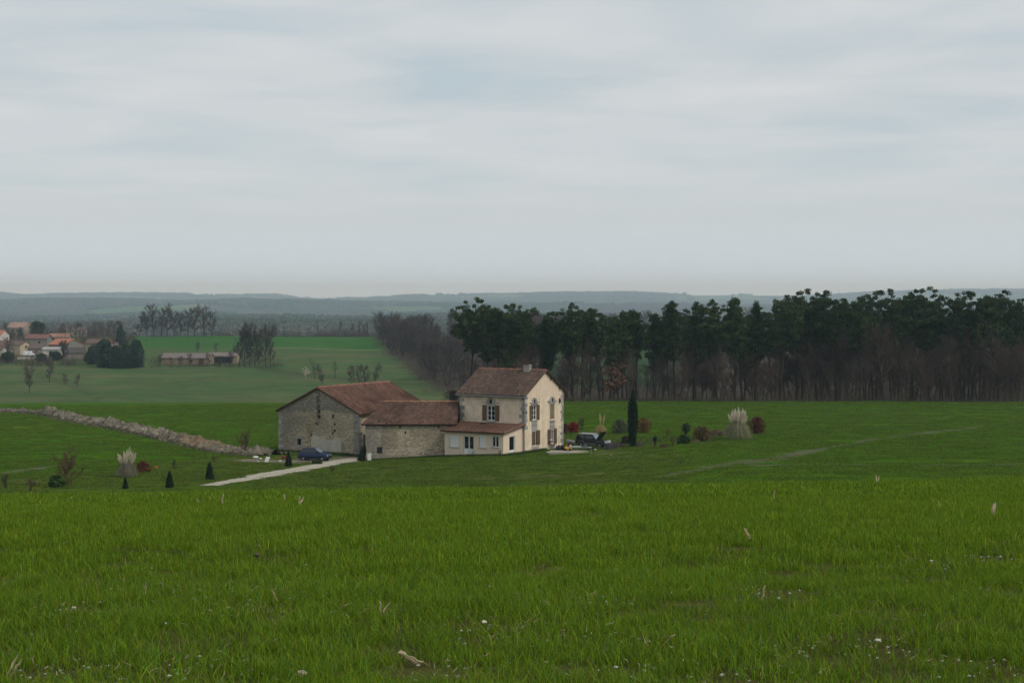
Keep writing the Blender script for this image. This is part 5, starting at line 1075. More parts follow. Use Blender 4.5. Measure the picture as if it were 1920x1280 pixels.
def pampas(seed, H, W, nb, npl, ph, col_l, col_p, fan=1.0):
    rr = random.Random(seed); B, Pm = MB(), MB()
    for i in range(nb):
        a = rr.random()*6.283; out = W*(0.25+0.75*rr.random()); h = H*(0.55+0.45*rr.random()); u = Vector((math.cos(a), math.sin(a), 0)); sdv = Vector((-math.sin(a), math.cos(a), 0))*0.026; b0 = u*0.12*rr.random(); k = 0.7+0.6*rr.random(); prev = None; ee = rr.uniform(.25, .95)*(1.1-.6*out/W) if rr.random() < .55 else rr.uniform(-.02, .2); aa = 2*(1+math.sqrt(max(0, 1-ee))); h = h*(1.0-.25*out/W); c = (col_l[0]*k, col_l[1]*k, col_l[2]*k)
        for j in range(5):
            t = j/4; p = b0+u*(out*t**1.15)+UP*(h*(aa*t+(ee-aa)*t*t)); wd = sdv*(1-t*0.8)
            if prev: B.quad(prev[0]-prev[1], prev[0]+prev[1], p+wd, p-wd, c)
            prev = (p, wd)
    for i in range(npl):
        a = rr.random()*6.283; q = W*0.32*fan*math.sqrt(rr.random()); top = Vector((math.cos(a)*q, math.sin(a)*q, ph*(0.78+0.24*rr.random())*(1.04-.16*(q/(W*.32*fan))**2))); b0 = top*0.15; b0.z = 0.1
        Pm.tube([b0, top], [0.012, 0.008], 3, (0.55, 0.5, 0.4)); d = (top-b0).normalized(); l = 0.75+0.3*rr.random(); k = 0.8+0.35*rr.random()
        for j in range(110):
            t = rr.random(); r = 0.12*math.sin(math.pi*min(1, t*0.85+0.15))+0.012; p = top+d*(l*(t-0.45)); e = rv(rr)*r; Pm.tri(p+e*0.2, p+e+d*0.10, p+e*0.9+d*0.02+rv(rr)*0.03, (col_p[0]*k, col_p[1]*k, col_p[2]*k))
    return B.mesh('blades', m_pamp), Pm.mesh('plumes', m_pamp)
m_pamp = mat('pampas_blade', (1, 1, 1), var=0.12, attr=True, transl=0.15)
PP = ('blades', 'plumes')
gplant('pampas_grass', 'big pampas grass with cream plumes between two dark bushes', 'pampas grass', pampas(601, 2.3, 1.8, 1900, 52, 2.85, (0.19, 0.185, 0.10), (0.68, 0.60, 0.48), 1.6), 1383, 823, 1.05, parts=PP)
gplant('pampas_grass', 'smaller pampas grass with fanned plumes on the left lawn', 'pampas grass', pampas(602, 1.65, 1.15, 1100, 18, 2.0, (0.16, 0.155, 0.10), (0.62, 0.54, 0.42), 1.9), 238, 894, 1.0, parts=PP)
gplant('pampas_grass', 'dead straw-yellow pampas clump with thin stalks behind the black car', 'pampas grass', pampas(603, 1.25, 1.0, 600, 5, 2.2, (0.34, 0.25, 0.10), (0.5, 0.40, 0.20), 1.6), 1126, 812, 1.0, parts=PP)
B = MB(); rr = random.Random(8)
for i in range(170):
    d = rv(rr); d.z = abs(d.z)*0.9+0.05; d.normalize(); sdv = d.cross(UP).normalized()*0.03; c0 = UP*(0.55+0.2*rr.random()); k = .7+.5*rr.random(); B.tri(c0-sdv, c0+sdv, c0+d*(0.62+.15*rr.random()), (k, k, k))
S_ = MB(); S_.tube([(0, 0, -.1), (0, 0, .6)], .09, 6)
gplant('yucca', 'spiky dark yucca in the bed right of the cypress', 'yucca', (S_.mesh('stem', m_bark), B.mesh('leaves', mat('yucca_leaf', S(50, 74, 54), var=.15, attr=True))), 1228, 838, 1.1, parts=('stem', 'leaves'))
for i, (px_, py_, w_, h, col, lab) in enumerate(((1157, 838, 0.95, .5, S(98, 88, 92), 'low mauve heather cushion in front of the black car, right'), (1130, 838, 1.0, .6, S(70, 74, 46), 'low olive shrub in front of the black car'), (1110, 842, 0.9, .45, S(62, 72, 40), 'low green plant cushion beside the trestle table'), (1142, 842, .8, .4, S(84, 78, 80), 'low mauve heather cushion in front of the black car, left'), (1198, 836, .7, .35, S(100, 90, 90), 'low mauve cushion at the right foot of the cypress'), (1245, 838, .6, .35, S(96, 76, 58), 'low brown cushion right of the yucca'), (1305, 829, .5, .3, S(120, 108, 84), 'low straw tuft left of the bronze bush'))):
    gplant('cushion_plant', lab, 'plant', leaf_plant(620+i, (h, lambda t, w_=w_: w_*math.sqrt(max(0, 1-t*t*0.95))), 520, 0.06, col, core=0.75), px_, py_, 1.0)
mb = MB(); lump(mb, (0, 0, .12), .17, random.Random(3), (1, 1, 1), 0.95); one('orange_ball', 'small orange ball on the grass beside the reddish bush', 'ball', mb, mat('orange_plastic', S(200, 84, 50), rough=.5, var=.05), hit(293, 878, 110, 215))
for px_, py_, lab in ((1116, 844, 'white ball on the lawn right of the trestle table'), (1146, 854, 'small pale stone on the lawn below the black car')):
    mb = MB(); lump(mb, (0, 0, .08), .13 if px_ < 1120 else .09, random.Random(4), (1, 1, 1), .95); one('pale_ball' if px_ < 1120 else 'pale_stone', lab, 'ball' if px_ < 1120 else 'stone', mb, m_chalk, hit(px_, py_, 110, 215))
# rough tufts along the feet of the walls
def tufts(name, lab, segs, seed, hue=(1, 1, 1)):
    rr = random.Random(seed); mb = MB()
    for (a, b, n, wd, h) in segs:
        for i in range(n):
            p = a.lerp(b, rr.random())+Vector((rr.uniform(-1, 1)*wd, rr.uniform(-1, 1)*wd, 0)); p.z = gz(p.x, p.y)-0.02; k = .6+.7*rr.random()
            for j in range(6):
                d = Vector((rr.uniform(-.6, .6), rr.uniform(-.6, .6), 1)).normalized(); sdv = Vector((rr.uniform(-1, 1), rr.uniform(-1, 1), 0)).normalized()*0.03; q = p+Vector((rr.uniform(-.15, .15), rr.uniform(-.15, .15), 0)); mb.tri(q-sdv, q+sdv, q+d*h*(.5+.7*rr.random()), (.045*k*hue[0], .085*k*hue[1], .02*k*hue[2]))
    o = mb.build(name, mat('rough_grass', (1, 1, 1), var=.1, attr=True, transl=.1), kind='stuff'); o['label'] = lab
LW = lambda x, y: C0+E1*x+E2*y
tufts('wall_foot_grass', 'rough grass and weeds along the feet of the farm walls', [(LW(LX0, LY-.25), LW(LX1+.1, LY-.25), 420, .35, .3), (LW(LX1+.3, LY), LW(.3, 0), 190, .3, .32), (LW(.3, 0), LW(.3, 4), 260, .4, .34), (K0+Vector((.2, -.3, 0)), K0+Vector((KL, -.3, 0)), 420, .35, .24), (B0+E1*.2-E2*.3, B0+E1*BW-E2*.3, 520, .35, .34), (B0+E1*5.5-E2*.5, B0+E1*10.5-E2*.5, 160, .3, .45)], 71)
def off_(j, t): v = Vector((bx[j]+nx_[j]*t, by[j]+ny_[j]*t, 0)); return v
tufts('bank_weeds', 'weeds and long grass growing into the foot of the earth bank', [(off_(j, sgn*(float(bwid[j])*.82)), off_(min(j+12, nq-1), sgn*(float(bwid[min(j+12, nq-1)])*.82)), rp.randrange(4, 30), .45, .42) for j in range(0, nq-12, 12) for sgn in (-1, 1)], 73, (1.3, .95, 1.3))
tufts('wood_edge_weeds', 'dry grass and brambles along the edge of the pine wood', [(at(850+i*12, 316.2), at(862+i*12, 316.2+rp.uniform(-.5, 1.5)), rp.randrange(3, 26), 1.0, rp.uniform(.5, 1.3)) for i in range(92)], 74, (1.5, .75, 1.8))
sg = []
for i in range(60):
    px_ = 1070+rp.random()*270; q = hit(px_, np.interp(px_, [1070, 1180, 1340], [846, 838, 826])-rp.random()*14, 120, 230); sg.append((q, q+Vector((1.5, .5, 0)), 10, .6, .28))
tufts('garden_bed_grass', 'rough grass and weeds in the garden bed', sg, 72, (1.5, .95, 1.5))

# ------------------------------------------------------------------ things on the terrace
q = hit(1068, 850, 130, 215); o = MB(); o.box((0, 0, -0.10), (4.3, 2.6, 0.44), (1, 1, 1)); one('concrete_terrace', 'low concrete terrace slab beside the farmhouse gable', 'terrace', o, mat('concrete', S(146, 138, 124), var=.2, scale=2, bump=.4), q+Vector((0, 1.2, 0)), R(-4))
tq = hit(1087, 852, 130, 215); tb = thing('trestle_table', 'long thin-legged metal table in front of the terrace', 'table', tq, R(-3)); m_tb = mat('table_metal', S(150, 158, 150), rough=.5, var=.1)
mb = MB(); mb.box((0, .35, .76), (2.55, .85, .035)); mb.build('table_top', mat('table_top_green', S(120, 134, 124), var=.15), tb)
for x in (-1.2, 1.2):
    for y in (-.02, .72): mb = MB(); mb.tube([(x, y, -.05), (x, y, .745)], .022, 6); mb.build('leg', m_tb, tb)
for y in (-.02, .72): mb = MB(); mb.tube([(-1.2, y, .7), (1.2, y, .7)], .018, 5); mb.build('rail', m_tb, tb)
for i, (x, y, l, c, lab) in enumerate(((-.5, .35, 1.3, S(196, 190, 176), 'pale plank lying on the trestle table'), (-.2, .62, 1.5, S(70, 78, 88), 'dark plank lying on the trestle table'), (.6, .3, .5, S(90, 88, 84), 'grey box on the right end of the trestle table'))):
    mb = MB(); mb.box((0, 0, .05), (l, .16 if i < 2 else .35, .08 if i < 2 else .22)); one('plank' if i < 2 else 'grey_box', lab, 'plank' if i < 2 else 'box', mb, mat('junk_%d' % i, c, var=.15), tq+Vector((x, y, .785 if i < 2 else .85)), R(-3))
yq = hit(1066, 850, 130, 215)+Vector((0, 2.0, 0.14)); ty_ = thing('plastic_toy', 'bright yellow plastic ride-on toy at the back of the terrace', 'toy', yq, R(160)); m_yel = mat('yellow_plastic', S(222, 158, 40), rough=.5, var=.06)
mb = MB(); mb.hexa([(-.4, -.16, .15), (.4, -.16, .15), (.4, .16, .15), (-.4, .16, .15), (-.38, -.14, .34), (.3, -.12, .42), (.3, .12, .42), (-.38, .14, .34)]); mb.build('body', m_yel, ty_)
mb = MB(); mb.box((-.33, 0, .52), (.08, .28, .36)); mb.build('backrest', m_yel, ty_); mb = MB(); mb.tube([(.2, 0, .4), (.12, 0, .62)], .03, 6); mb.build('steering_column', m_yel, ty_)
for x in (-.28, .28):
    for y in (-.2, .2): mb = MB(); mb.tube([(x, y-.04, .13), (x, y+.04, .13)], .13, 12); mb.build('wheel', m_tyre, ty_)
for i, (px_, py_, lab) in enumerate(((1047, 845, 'black sack on the ground right of the bicycle'), (1053.5, 844, 'second black sack, at the farmhouse corner'))):
    mb = MB(); rr = random.Random(i); lump(mb, (0, 0, .28), .34, rr, (1, 1, 1), 1.1); lump(mb, (0.05, 0, .58), .13, rr, (1, 1, 1), 1.0); one('black_sack', lab, 'sack', mb, mat('black_plastic', S(26, 26, 30), rough=.4, var=.1, attr=True), hit(px_, py_, 140, 215)+Vector((0, -.2, 0)))
mb = MB(); mb.box((0, 0, .06), (.9, .25, .07)); one('white_board', 'white board lying in the grass below the bicycle', 'board', mb, m_white, hit(1032, 848, 140, 215), R(25))
# bicycle leaning on the gable
bp = LW(0.42, 5.75); bp.z = gz(bp.x, bp.y); bike = thing('bicycle', 'bicycle with a white bag leaning against the farmhouse gable', 'bicycle', bp, A30+R(90)); m_bf = mat('bike_frame', S(120, 40, 44), rough=.4, var=.05)
def ring(c, r, t, n=22): return [Vector((c[0]+r*math.cos(6.2832*k/n), c[1]+0.12*math.sin(6.2832*k/n)*0, c[2]+r*math.sin(6.2832*k/n))) for k in range(n+1)]
for x in (-.52, .52):
    mb = MB(); mb.tube(ring((x, 0, .34), .33, 0), .022, 5, cap=False); wo = mb.build('wheel', m_tyre, bike)
    for k in range(8): mb = MB(); a = k*math.pi/4; mb.tube([(x, 0, .34), (x+.32*math.cos(a), 0, .34+.32*math.sin(a))], .004, 3); mb.build('spoke', m_rim, wo)
for pts in ([(-.52, 0, .34), (-.05, 0, .3), (-.18, 0, .8), (-.52, 0, .34)], [(-.05, 0, .3), (.38, 0, .78), (-.16, 0, .76)], [(.52, 0, .34), (.36, 0, .88)]): mb = MB(); mb.tube(pts, .018, 6); mb.build('frame_tube', m_bf, bike)
mb = MB(); mb.tube([(.34, -.26, .95), (.36, 0, .9), (.34, .26, .95)], .014, 5); mb.build('handlebar', m_rim, bike); mb = MB(); mb.box((-.2, 0, .86), (.26, .14, .06), taper=.8); mb.build('saddle', m_tyre, bike)
mb = MB(); lump(mb, (0, 0, .1), .16, random.Random(2), (1, 1, 1)); one('white_bag', 'small white bag on top of the bicycle by the lower right window', 'bag', mb, m_white, bp+Vector((-.2, -.02, .92)))

# ------------------------------------------------------------------ vehicles
def loft(mb, secs, col=None):
    n = len(secs[0])
    for a, b in zip(secs, secs[1:]):
        for k in range(n): mb.quad(a[k], a[(k+1) % n], b[(k+1) % n], b[k], col)
    mb.poly(list(reversed(secs[0])), col); mb.poly(secs[-1], col)
def section(x, w_, zb, zt, sh=.06):
    return [Vector((x, y, z)) for y, z in ((-w_*.9, zb), (-w_, zb+.12), (-w_, zb+(zt-zb)*.6), (-w_*.96, zt-sh), (-w_*.86, zt), (w_*.86, zt), (w_*.96, zt-sh), (w_, zb+(zt-zb)*.6), (w_, zb+.12), (w_*.9, zb))]
def vehicle(root, paint, trim, st, gh, wheels, r, tw, W, wins_side, screen, rear, head, tail):
    mb = MB(); loft(mb, [section(*s_) for s_ in st]); mb.build('body', paint, root, smooth=False)
    b, t_ = gh                                     # greenhouse: base and roof outlines (x0, x1, half width, z)
    P8 = [Vector((b[0], -b[2], b[3])), Vector((b[1], -b[2], b[3])), Vector((b[1], b[2], b[3])), Vector((b[0], b[2], b[3])), Vector((t_[0], -t_[2], t_[3])), Vector((t_[1], -t_[2], t_[3])), Vector((t_[1], t_[2], t_[3])), Vector((t_[0], t_[2], t_[3]))]
    mb = MB(); mb.hexa(P8); cabn = mb.build('cabin', paint, root)
    def pt(u, v, sgn):                             # u along, v up on the cabin side
        i = 0 if sgn < 0 else 3; j = 1 if sgn < 0 else 2; lo = P8[i].lerp(P8[j], u); hi = P8[i+4].lerp(P8[j+4], u); return lo.lerp(hi, v)
    for sgn in (-1, 1):
        o_ = Vector((0, sgn*.012, .004))
        for (u0, u1) in wins_side:
            mb = MB(); q = [pt(u0, .12, sgn)+o_, pt(u1, .12, sgn)+o_, pt(u1, .88, sgn)+o_, pt(u0, .88, sgn)+o_]; mb.poly(q if sgn < 0 else q[::-1]); mb.build('side_window', m_glass, cabn)
    for nm, i, j, ox in (('windscreen', 1, 2, .015), ('rear_window', 0, 3, -.015)):
        lo0, lo1 = P8[i].lerp(P8[j], .07), P8[i].lerp(P8[j], .93); hi0, hi1 = P8[i+4].lerp(P8[j+4], .07), P8[i+4].lerp(P8[j+4], .93); o_ = Vector((ox, 0, .008)); q = [lo0.lerp(hi0, .08)+o_, lo1.lerp(hi1, .08)+o_, lo1.lerp(hi1, .92)+o_, lo0.lerp(hi0, .92)+o_]
        mb = MB(); mb.poly(q if i == 1 else q[::-1]); mb.build(nm, m_glass if nm == 'rear_window' else m_screen, cabn)
    for x in wheels:
        for sgn in (-1, 1):
            mb = MB(); mb.tube([(x, sgn*(W-.22), r), (x, sgn*(W+.006), r)], r*1.22, 20); mb.build('wheel_arch', trim, root); wheel(root, (x, sgn*(W-tw/2+.02), r), r, tw)
    for sgn in (-1, 1):
        mb = MB(); mb.box((head[0], sgn*head[1], head[2]), head[3]); mb.build('headlight', m_lamp, root); mb = MB(); mb.box((tail[0], sgn*tail[1], tail[2]), tail[3]); mb.build('tail_light', m_red, root)
        mb = MB(); mb.box((b[1]-.22, sgn*(W+.09), b[3]+.08), (.1, .16, .11)); mb.build('mirror', trim, root)
m_screen = mat('windscreen_glass', S(120, 132, 140), rough=.08, var=0, spec=.8); m_lamp = mat('lamp_glass', S(200, 204, 206), rough=.15, var=0, spec=.7); m_red = mat('tail_lamp', S(120, 24, 22), rough=.3, var=0)
m_blue = mat('blue_paint', S(20, 36, 72), rough=.35, var=.05, spec=.4, coat=.15); m_bltrim = mat('black_trim', S(24, 24, 26), rough=.7, var=.05); m_navy = mat('black_paint', S(16, 16, 24), rough=.4, var=.05, spec=.35, coat=.1); m_greytrim = mat('grey_cladding', S(96, 92, 92), rough=.7, var=.1)
cq = hit(590, 863, 140, 200); car = thing('parked_car', 'small dark blue hatchback parked in front of the stone barn', 'car', cq, R(-12))
vehicle(car, m_blue, m_bltrim, [(-1.72, .68, .34, .82), (-1.62, .76, .26, .93), (-.9, .79, .22, .93), (.4, .79, .22, .92), (.75, .79, .22, .90), (1.35, .76, .24, .80), (1.62, .70, .26, .72), (1.72, .62, .32, .60)],
        ((-1.60, .88, .72, .91), (-1.12, .12, .58, 1.40)), (-1.08, 1.12), .28, .17, .78, ((.05, .36), (.40, .92)), None, None, (1.62, .50, .62, (.16, .26, .15)), (-1.68, .62, .74, (.1, .14, .26)))
for x, nm in ((1.70, 'front_bumper'), (-1.70, 'rear_bumper')): mb = MB(); mb.box((x, 0, .38), (.14, 1.36, .2)); mb.build(nm, m_bltrim, car)
mb = MB(); mb.box((-1.775, 0, .55), (.02, .5, .11)); mb.build('number_plate', m_white, car)
for y in (-.815, .815): mb = MB(); mb.box((0, y, .5), (2.2, .03, .09)); mb.build('side_strip', m_bltrim, car)
sq_ = hit(1112, 838.5, 140, 215); suv = thing('parked_jeep', 'black boxy off-road car with its bonnet open in the garden', 'car', sq_, R(-30), None, 0.94)
vehicle(suv, m_navy, m_bltrim, [(-2.0, .80, .48, .96), (-1.9, .84, .42, 1.05), (-.8, .86, .40, 1.06), (.35, .86, .40, 1.05), (.75, .85, .42, .96), (1.7, .82, .44, .92), (1.92, .80, .46, .86)],
        ((-1.93, .72, .80, 1.04), (-1.72, .22, .70, 1.64)), (-1.2, 1.28), .36, .22, .86, ((.04, .44), (.50, .93)), None, None, (1.9, .6, .74, (.1, .2, .18)), (-1.99, .68, .82, (.08, .16, .3)))
mb = MB(); mb.hexa([(-1.74, -.69, 1.645), (.24, -.69, 1.645), (.24, .69, 1.645), (-1.74, .69, 1.645), (-1.66, -.62, 1.69), (.16, -.62, 1.69), (.16, .62, 1.69), (-1.66, .62, 1.69)]); mb.build('roof_panel', mat('dusty_silver', S(140, 138, 136), rough=.5, var=.1), suv)
mb = MB(); a_ = R(56); ux_, uz_ = math.cos(a_), math.sin(a_); h0 = Vector((.82, 0, 1.0)); d_ = Vector((ux_, 0, uz_))*1.15; n_ = Vector((-uz_, 0, ux_))*.05; sy = Vector((0, .74, 0)); mb.hexa([h0-sy, h0+d_-sy*.94, h0+d_+sy*.94, h0+sy, h0-sy+n_, h0+d_-sy*.94+n_, h0+d_+sy*.94+n_, h0+sy+n_]); mb.build('bonnet', m_navy, suv, label='open bonnet')
mb = MB(); mb.box((1.3, 0, .94), (.8, 1.3, .06)); mb.build('engine_bay', m_bltrim, suv)
mb = MB(); mb.tube([(1.55, .5, .95), (1.45, .55, 1.62)], .012, 5); mb.build('bonnet_stay', m_rim, suv)
mb = MB(); mb.box((1.95, 0, .78), (.08, 1.5, .28)); mb.build('front_panel', m_lamp, suv, label='pale front panel'); mb = MB(); mb.box((2.02, 0, .52), (.16, 1.62, .14)); mb.build('front_bumper', m_greytrim, suv); mb = MB(); mb.box((-2.05, 0, .54), (.14, 1.6, .16)); mb.build('rear_bumper', m_greytrim, suv)
for y in (-.87, .87):
    mb = MB(); mb.box((.05, y, .50), (1.5, .04, .17)); mb.build('sill_cladding', m_greytrim, suv)
    for x in (-1.2, 1.28): mb = MB(); mb.tube([Vector((x+.47*math.cos(k*math.pi/8), y, .38+.45*math.sin(k*math.pi/8))) for k in range(9)], .045, 5); mb.build('arch_flare', m_greytrim, suv)
trq = hit(1078, 838, 140, 215); tr = thing('car_trailer', 'small tilted flatbed trailer behind the black off-road car', 'trailer', trq, R(-9)); m_galv = mat('galvanised', S(138, 136, 134), rough=.5, var=.15, metal=.2)
mb = MB(); mb.hexa([(-.9, -.65, .72), (1.1, -.65, .34), (1.1, .65, .34), (-.9, .65, .72), (-.9, -.65, .80), (1.1, -.65, .42), (1.1, .65, .42), (-.9, .65, .80)]); mb.build('bed', m_galv, tr)
for i in range(5): y = -.52+i*.26; mb = MB(); mb.hexa([(-.95, y-.05, .82), (1.1, y-.05, .43), (1.1, y+.05, .43), (-.95, y+.05, .82), (-.95, y-.05, .87), (1.1, y-.05, .48), (1.1, y+.05, .48), (-.95, y+.05, .87)]); mb.build('slat', m_galv, tr)
for y in (-.74, .74):
    wheel(tr, (-.45, y, .3), .3, .16); mb = MB(); mb.tube([Vector((-.45+.4*math.cos(k*math.pi/6), y, .32+.38*math.sin(k*math.pi/6))) for k in range(7)], .05, 5); mb.build('mudguard', m_galv, tr)
mb = MB(); mb.tube([(1.1, 0, .38), (1.6, 0, .34)], .035, 6); mb.build('drawbar', m_galv, tr)

# ------------------------------------------------------------------ young cereal in the foreground
m_gr = mat('young_cereal', (0.106, 0.212, 0.009), rough=.7, var=0.0, attr=True, objrand=.16, transl=.35, spec=.08)
def clump(seed, n, rad, hm, wd, seg, lean=.5, m=None):
    rr = random.Random(seed); mb = MB()
    for i in range(n):
        a = rr.random()*6.283; q = rad*math.sqrt(rr.random()); p = Vector((q*math.cos(a), q*math.sin(a), -.02)); h = hm*(.45+.65*rr.random()); yaw = rr.random()*6.283; u = Vector((math.cos(yaw), math.sin(yaw), 0)); sv_ = Vector((-math.sin(yaw), math.cos(yaw), 0)); bend = lean*h*rr.random()*(1.0+.6*rr.random())
        k = .45+.95*rr.random(); ye = rr.random()**2.4; c = (k*(1+.9*ye), k*(1+.12*ye), k*(1+.5*ye)) if rr.random() > .10 else ((k*2.6, k*1.7, k*5) if rr.random() < .2 else (k*.85, k*1.05, k*4.5)); prev = None
        for j in range(seg+1):
            t = j/seg; c0 = p+u*(bend*t*t)+UP*(h*(t-.22*t*t*bend/max(h, .01))); w_ = sv_*(wd*(1-t)**.7*(.7+.3*min(1, t*4)))
            if prev:
                if j == seg: mb.tri(prev[0]-prev[1], prev[0]+prev[1], c0, c)
                else: mb.quad(prev[0]-prev[1], prev[0]+prev[1], c0+w_, c0-w_, c)
            prev = (c0, w_)
    return mb.mesh('grass_clump', m or m_gr)
NEARC = [clump(700+i, 80, .16, .125, .0028, 3, .95) for i in range(7)]; MIDC = [clump(720+i, 120, .24, .125, .0042, 2, .9) for i in range(6)]; FARC = [clump(740+i, 190, .42, .13, .008, 2, .9) for i in range(6)]
BARE = [(140, 1148, .35), (440, 1148, .3), (350, 1122, .3), (560, 1160, .35), (715, 1150, .35), (925, 1182, .4), (1225, 1212, .4), (1400, 1272, .4), (1650, 1218, .35), (810, 1262, .35), (380, 1250, .45), (280, 1270, .4), (1130, 1262, .35), (1120, 1130, .3), (1440, 1120, .3), (1840, 1260, .35), (60, 1265, .3), (1500, 1225, .3), (520, 1110, .3), (990, 1200, .3), (1850, 1050, .4), (1760, 1060, .35)]
BARE_P = [(hit(px_, py_, 5.5, 36), r*.8) for px_, py_, r in BARE]
def grass_field(name, y0, y1, dens, protos, seed, sc0):
    rs = np.random.RandomState(seed); wmax = .36*(y1)+3.0; n = int(dens*(y1-y0)*2*wmax); x = rs.uniform(-wmax, wmax, n); y = rs.uniform(y0, y1, n); k = np.abs(x) < .36*y+3.0
    den = .52+.75*ss(.30, .6, fbm(x/1.1+3, y/1.6, 3)); k &= rs.rand(n) < den; x, y = x[k], y[k]; keep = np.ones(len(x), bool)
    for p_, r in BARE_P: d2 = ((x-p_.x)/(r*1.3))**2+((y-p_.y)/(r*1.5))**2; keep &= ~((d2 < 1) & (rs.rand(len(x)) < .5*(1-d2*.6)))
    x, y = x[keep], y[keep]; sc_ = sc0*(.58+.75*fbm(x/1.1+20, y/1.7+4, 3))*rs.uniform(.85, 1.15, len(x))
    gn_scatter(name, np.stack([x, y, ground(x, y)], 1), rs.uniform(0, 6.28, len(x)), sc_, rs.randint(0, len(protos), len(x)), protos, 'young green cereal crop covering the near field')
def blocked(x, y, rs):
    b = np.zeros(len(x), bool)
    for i, (X, Y, Wd) in enumerate(PATHS+[(bx, by, np.full(len(bx), 5.0))]):
        st = max(1, len(X)//50); X, Y, Wd = X[::st], Y[::st], Wd[::st]
        if X.max()-X.min() < 1: continue
        d = np.hypot(x[:, None]-X[None], y[:, None]-Y[None])-Wd[None]*0.5; m = d.min(1)
        hard = i in (0, len(PATHS)); b |= (m < 0.25) & ((rs.rand(len(x)) < (1.0 if hard else 0.42)))
    for o, e, f, x0, x1, y0, y1 in ((C0, E1, E2, -8.6, .3, -4.6, 9.3), (C0, E1, E2, .2, 5.5, 4.6, 8.6), (Vector((K0.x, K0.y, 0)), X_, Y_, -.2, KL+.2, -.2, 9), (B0, E1, E2, -.3, BW+.4, -.5, BL_+.3), (cq, X_, Y_, -2, 2, -1, 1), (tq, X_, Y_, -3, 2, 0, 3.0)):
        u = (x-o.x)*e.x+(y-o.y)*e.y; v = (x-o.x)*f.x+(y-o.y)*f.y; b |= (u > x0-.7) & (u < x1+.7) & (v > y0-.7) & (v < y1+.7)
    return b
def mat_field(name, lab, n, y0, y1, protos, seed, test, sc0=1.0):
    rs = np.random.RandomState(seed); y = y0+(y1-y0)*rs.rand(n)**0.75; x = rs.uniform(-.36, .36, n)*y; px_ = CX+F*x/y
    k = test(x, y, px_) & (rs.rand(n) < .45+.8*ss(.3, .62, fbm(x/38+5, y/3.0+1, 4))); x, y = x[k], y[k]; k = ~blocked(x, y, rs); x, y = x[k], y[k]
    gn_scatter(name, np.stack([x, y, ground(x, y)], 1), rs.uniform(0, 6.28, len(x)), sc0*rs.uniform(.7, 1.25, len(x))*(.6+.8*fbm(x/30+2, y/3+8, 3)), rs.randint(0, len(protos), len(x)), protos, lab)
m_gr2 = mat('far_cereal', (0.080, 0.160, 0.013), rough=.8, var=0.0, attr=True, objrand=.2, transl=.3, spec=.05)
m_lawn = mat('rough_lawn', (0.084, 0.146, 0.017), rough=.8, var=0.0, attr=True, objrand=.3, transl=.3, spec=.05)
MATC = [clump(760+i, 260, 1.1, .15, .022, 2, .9, m_gr2) for i in range(6)]; LAWNC = [clump(780+i, 230, .9, .13, .02, 2, 1.0, m_lawn) for i in range(6)]
led = lambda px_: np.interp(px_, [-200, 60, 260, 420, 640, 900, 1100, 1250, 1290, 1310], [128, 142, 160, 182, 205, 215, 205, 190, 150, 100])
mat_field('field_crop', 'young green cereal in the field around the farm', 17000, 100, 318, MATC, 11, lambda x, y, px_: y > led(px_)+1.5)
mat_field('lawn_grass', 'rough lawn grass around the farm buildings', 9000, 104, 216, LAWNC, 12, lambda x, y, px_: (y < led(px_)+2) & (px_ < 1320))
grass_field('cereal_crop', 4.0, 13.0, 62, NEARC, 1, 1.0)
grass_field('cereal_crop_middle', 13.0, 25.0, 26, MIDC, 2, 1.05)
grass_field('cereal_crop_brow', 25.0, 62.0, 9.5, FARC, 3, 1.05)

# dry maize leaves, stalks, stones and clods lying in the crop
m_husk = mat('dry_maize_leaf', S(206, 188, 160), rough=.9, var=.22, scale=18, attr=True, transl=.35)
def husk(seed, L_, wd, n=2):
    rr = random.Random(seed); mb = MB()
    for b in range(n):
        a = rr.uniform(-.35, .35); base = Vector((rr.uniform(-.01, .01), 0, 0)); prev = None
        for j in range(6):
            t = j/5; w_ = wd*math.sin(math.pi*min(1, .15+.8*t))**.8; c = base+Vector((math.sin(a)*L_*t+rr.uniform(-.006, .006), rr.uniform(-.01, .01)+.25*L_*t*t*(1 if b else -1), L_*t*math.cos(a))); cur = (c-Vector((w_, .006, 0)), c+Vector((0, .012, 0)), c+Vector((w_, -.006, 0)))
            if prev:
                for q in range(2): k = .8+.4*rr.random(); mb.quad(prev[q], prev[q+1], cur[q+1], cur[q], (k, k, k))
            prev = cur
    return mb
